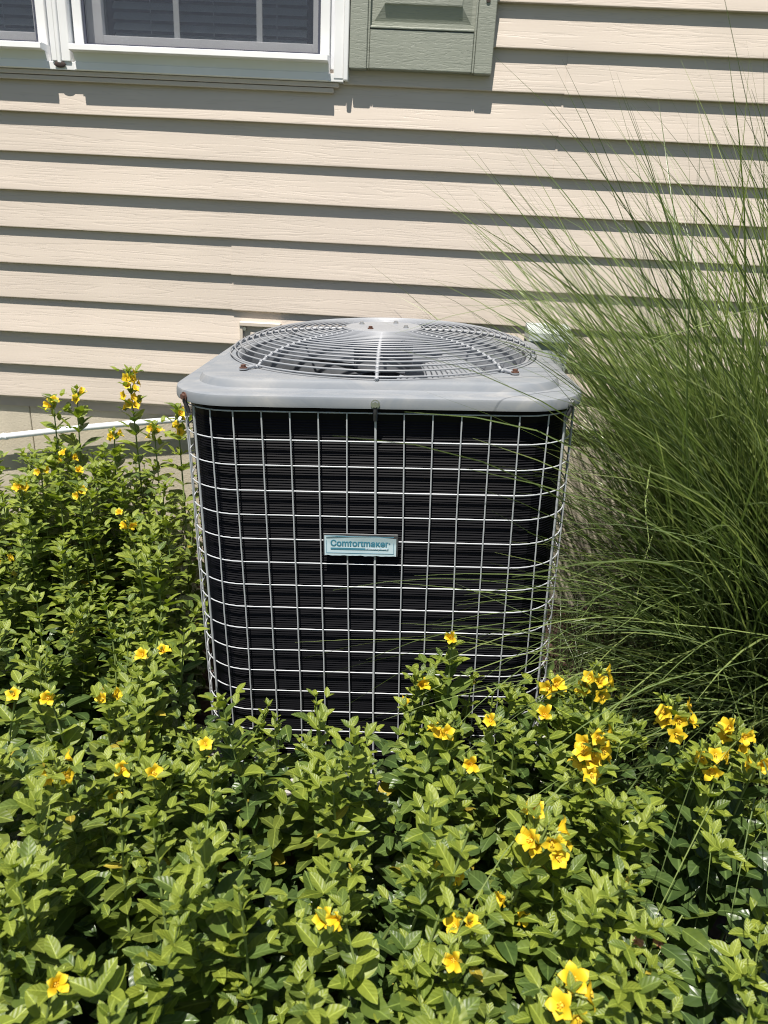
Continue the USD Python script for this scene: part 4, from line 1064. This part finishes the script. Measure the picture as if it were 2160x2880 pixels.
GC = np.array([1.00, -.56, 0.0])
grass = thing("ornamental_grass", "tall clump of fine arching green ornamental grass at the right of the condenser", "ornamental grass", GC)
rng = np.random.default_rng(900)
allb = []
for i in range(4800):
    a, r = rng.uniform(0, 6.28), .23 * math.sqrt(rng.random())
    b = np.array([r * math.cos(a) * 1.2, r * math.sin(a), .01])
    u = rng.random()
    if u < .40: az = PI + rng.normal(-.12, .38)                     # to the left, along the wall
    elif u < .74: az = PI + rng.uniform(.05, 1.1)                   # to the left and towards the viewer
    else: az = rng.uniform(0, 6.28)
    w = rng.uniform(.0042, .0082)
    if rng.random() < .68: L, th0, th1, p = rng.uniform(1.0, 1.66), rng.uniform(.12, .62), rng.uniform(.40, 1.0), rng.uniform(.9, 1.6)
    else: L, th0, th1, p = rng.uniform(.60, 1.25), rng.uniform(.30, .95), rng.uniform(.5, 1.5), rng.uniform(.9, 1.7)
    if rng.random() < .025: L, th0 = L * 1.18, th0 * .6
    th0 *= .6 + .4 * (r / .23)
    v, f, uv = blade(b, az, th0, th1, p, L, w, rng, az_drift=rng.normal(0, .3))
    wv = v + GC
    if wv[:, 1].max() > -.025:                                      # do not run into the wall
        k_ = (-.03 - (GC[1] + b[1])) / max(1e-6, wv[:, 1].max() - (GC[1] + b[1]))
        if k_ < .25: continue
        v[:, 1] = b[1] + (v[:, 1] - b[1]) * k_; wv = v + GC
    if ((wv[:, 2] > 1.12) & (wv[:, 0] < .50)).any() and rng.random() < .78: continue
    inside = (np.abs(wv[:, 0] + .07) < .40) & (wv[:, 1] > -1.02) & (wv[:, 1] < -.22) & (wv[:, 2] < .985)
    if inside.any(): continue
    q = np.array([proj(t) for t in wv[1::12]]); seen = ((q[:, 0] > 0) & (q[:, 0] < 2160) & (q[:, 1] > 0) & (q[:, 1] < 2880)).sum()
    tone = rng.random()
    allb.append((seen * L * w, v, f, uv, "blade" if tone < .46 else ("blade_b" if tone < .76 else "blade_c")))
# a few long blades bowing forward over the flowers, and over the condenser's top and face
def extra(count, bx, by, az, th0, th1, p, L, w, ok, mats, drift=.25):
    """Blades drawn until enough of them pass where they should, none running into the condenser."""
    done = tries = 0
    while done < count and tries < 6000:
        tries += 1
        b = np.array([rng.uniform(*bx), rng.uniform(*by), .01]) - GC * (1, 1, 0)
        v, f, uv = blade(b, rng.uniform(*az), rng.uniform(*th0), rng.uniform(*th1), rng.uniform(*p), rng.uniform(*L), rng.uniform(*w), rng, n=16, az_drift=rng.normal(0, drift))
        wv = v + GC
        if ((np.abs(wv[:, 0] + .07) < .40) & (wv[:, 1] > -1.03) & (wv[:, 2] < .985)).any() or wv[:, 1].max() > -.03 or wv[:, 2].min() < .0: continue
        if not ok(wv): continue
        allb.append((9, v, f, uv, mats[rng.integers(len(mats))])); done += 1
    print("extra", done, tries)
# across the condenser's face, over its cap, drooping over the flowers, and low towards the viewer
extra(60, (.78, 1.05), (-.80, -.50), (PI - .1, PI + .9), (.35, .95), (.3, 1.3), (.9, 1.6), (.95, 1.45), (.003, .0052),
      lambda q: (q[:, 0].min() < .27) and (q[:, 0].min() > -.22) and (q[q[:, 0] < .3][:, 1] < -1.03).all() and q[q[:, 0] < .3][:, 2].min() > .42, ("blade", "blade_b", "blade_c"))
extra(34, (.80, 1.05), (-.72, -.40), (PI - .2, PI + .3), (.25, .75), (.3, .95), (.9, 1.6), (1.0, 1.5), (.0028, .0048),
      lambda q: (q[:, 0].min() < .22) and (q[:, 0].min() > -.35) and (q[q[:, 0] < .33][:, 2].min() > .99), ("blade", "blade_b"))
extra(26, (.80, 1.05), (-.85, -.55), (PI + .45, PI + 1.25), (.35, .8), (1.0, 1.9), (.9, 1.4), (.85, 1.35), (.0045, .0068),
      lambda q: q[-1, 2] < .62 and q[-1, 1] < -1.08, ("blade_b", "blade"))
extra(26, (.72, 1.02), (-1.05, -.7), (PI + .2, PI + 1.3), (.3, .9), (1.4, 2.2), (.9, 1.5), (.6, 1.0), (.0042, .0066),
      lambda q: q[-1, 2] < .35 and q[-1, 1] < -1.0, ("blade_b", "blade", "blade_b"))
allb.sort(key=lambda t: -t[0])
for sc0, v, f, uv, mt in allb[:300]:
    obj("blade", (v, f), M[mt], grass, smooth=True, uv=uv)
for mt in ("blade", "blade_b", "blade_c"):
    rest = [t for t in allb[300:] if t[4] == mt]
    V = np.vstack([t[1] for t in rest]); o = np.cumsum([0] + [len(t[1]) for t in rest])
    obj("blades", (V, np.vstack([t[2] + o[i] for i, t in enumerate(rest)])), M[mt], grass, smooth=True, uv=np.vstack([t[3] for t in rest]), kind="stuff")
dead = []
for i in range(160):
    a, r = rng.uniform(0, 6.28), .19 * math.sqrt(rng.random())
    dead.append(blade(np.array([r * math.cos(a), r * math.sin(a), .01]), rng.uniform(0, 6.28), rng.uniform(.1, .7), rng.uniform(.3, 1.3), 1.3, rng.uniform(.12, .4), .004, rng, n=7))
o = np.cumsum([0] + [len(t[0]) for t in dead])
obj("dry_blades", (np.vstack([t[0] for t in dead]), np.vstack([t[1] + o[i] for i, t in enumerate(dead)])), M["straw"], grass, smooth=True, uv=np.vstack([t[2] for t in dead]), kind="stuff")

# low wispy growth between the condenser and the clump
wis = []
for i in range(900):
    x, y = rng.uniform(.42, .86), -rng.uniform(.25, .98)
    if math.hypot(x - GC[0], y - GC[1]) < .16: continue
    wis.append(blade(np.array([x, y, .01]), rng.uniform(0, 6.28), rng.uniform(.0, .5), rng.uniform(.3, 1.6), 1.4, rng.uniform(.18, .52), rng.uniform(.0016, .0030), rng, n=8))
    v = wis[-1][0]
    if ((v[:, 0] < .335) | (v[:, 1] > -.03)).any(): wis.pop()
o = np.cumsum([0] + [len(t[0]) for t in wis])
obj("wispy_weeds", (np.vstack([t[0] for t in wis]), np.vstack([t[1] + o[i] for i, t in enumerate(wis)])), M["blade_c"], None, smooth=True, uv=np.vstack([t[2] for t in wis]), kind="stuff",
    label="low wispy weeds in the gap between the condenser and the ornamental grass", cat="weeds")
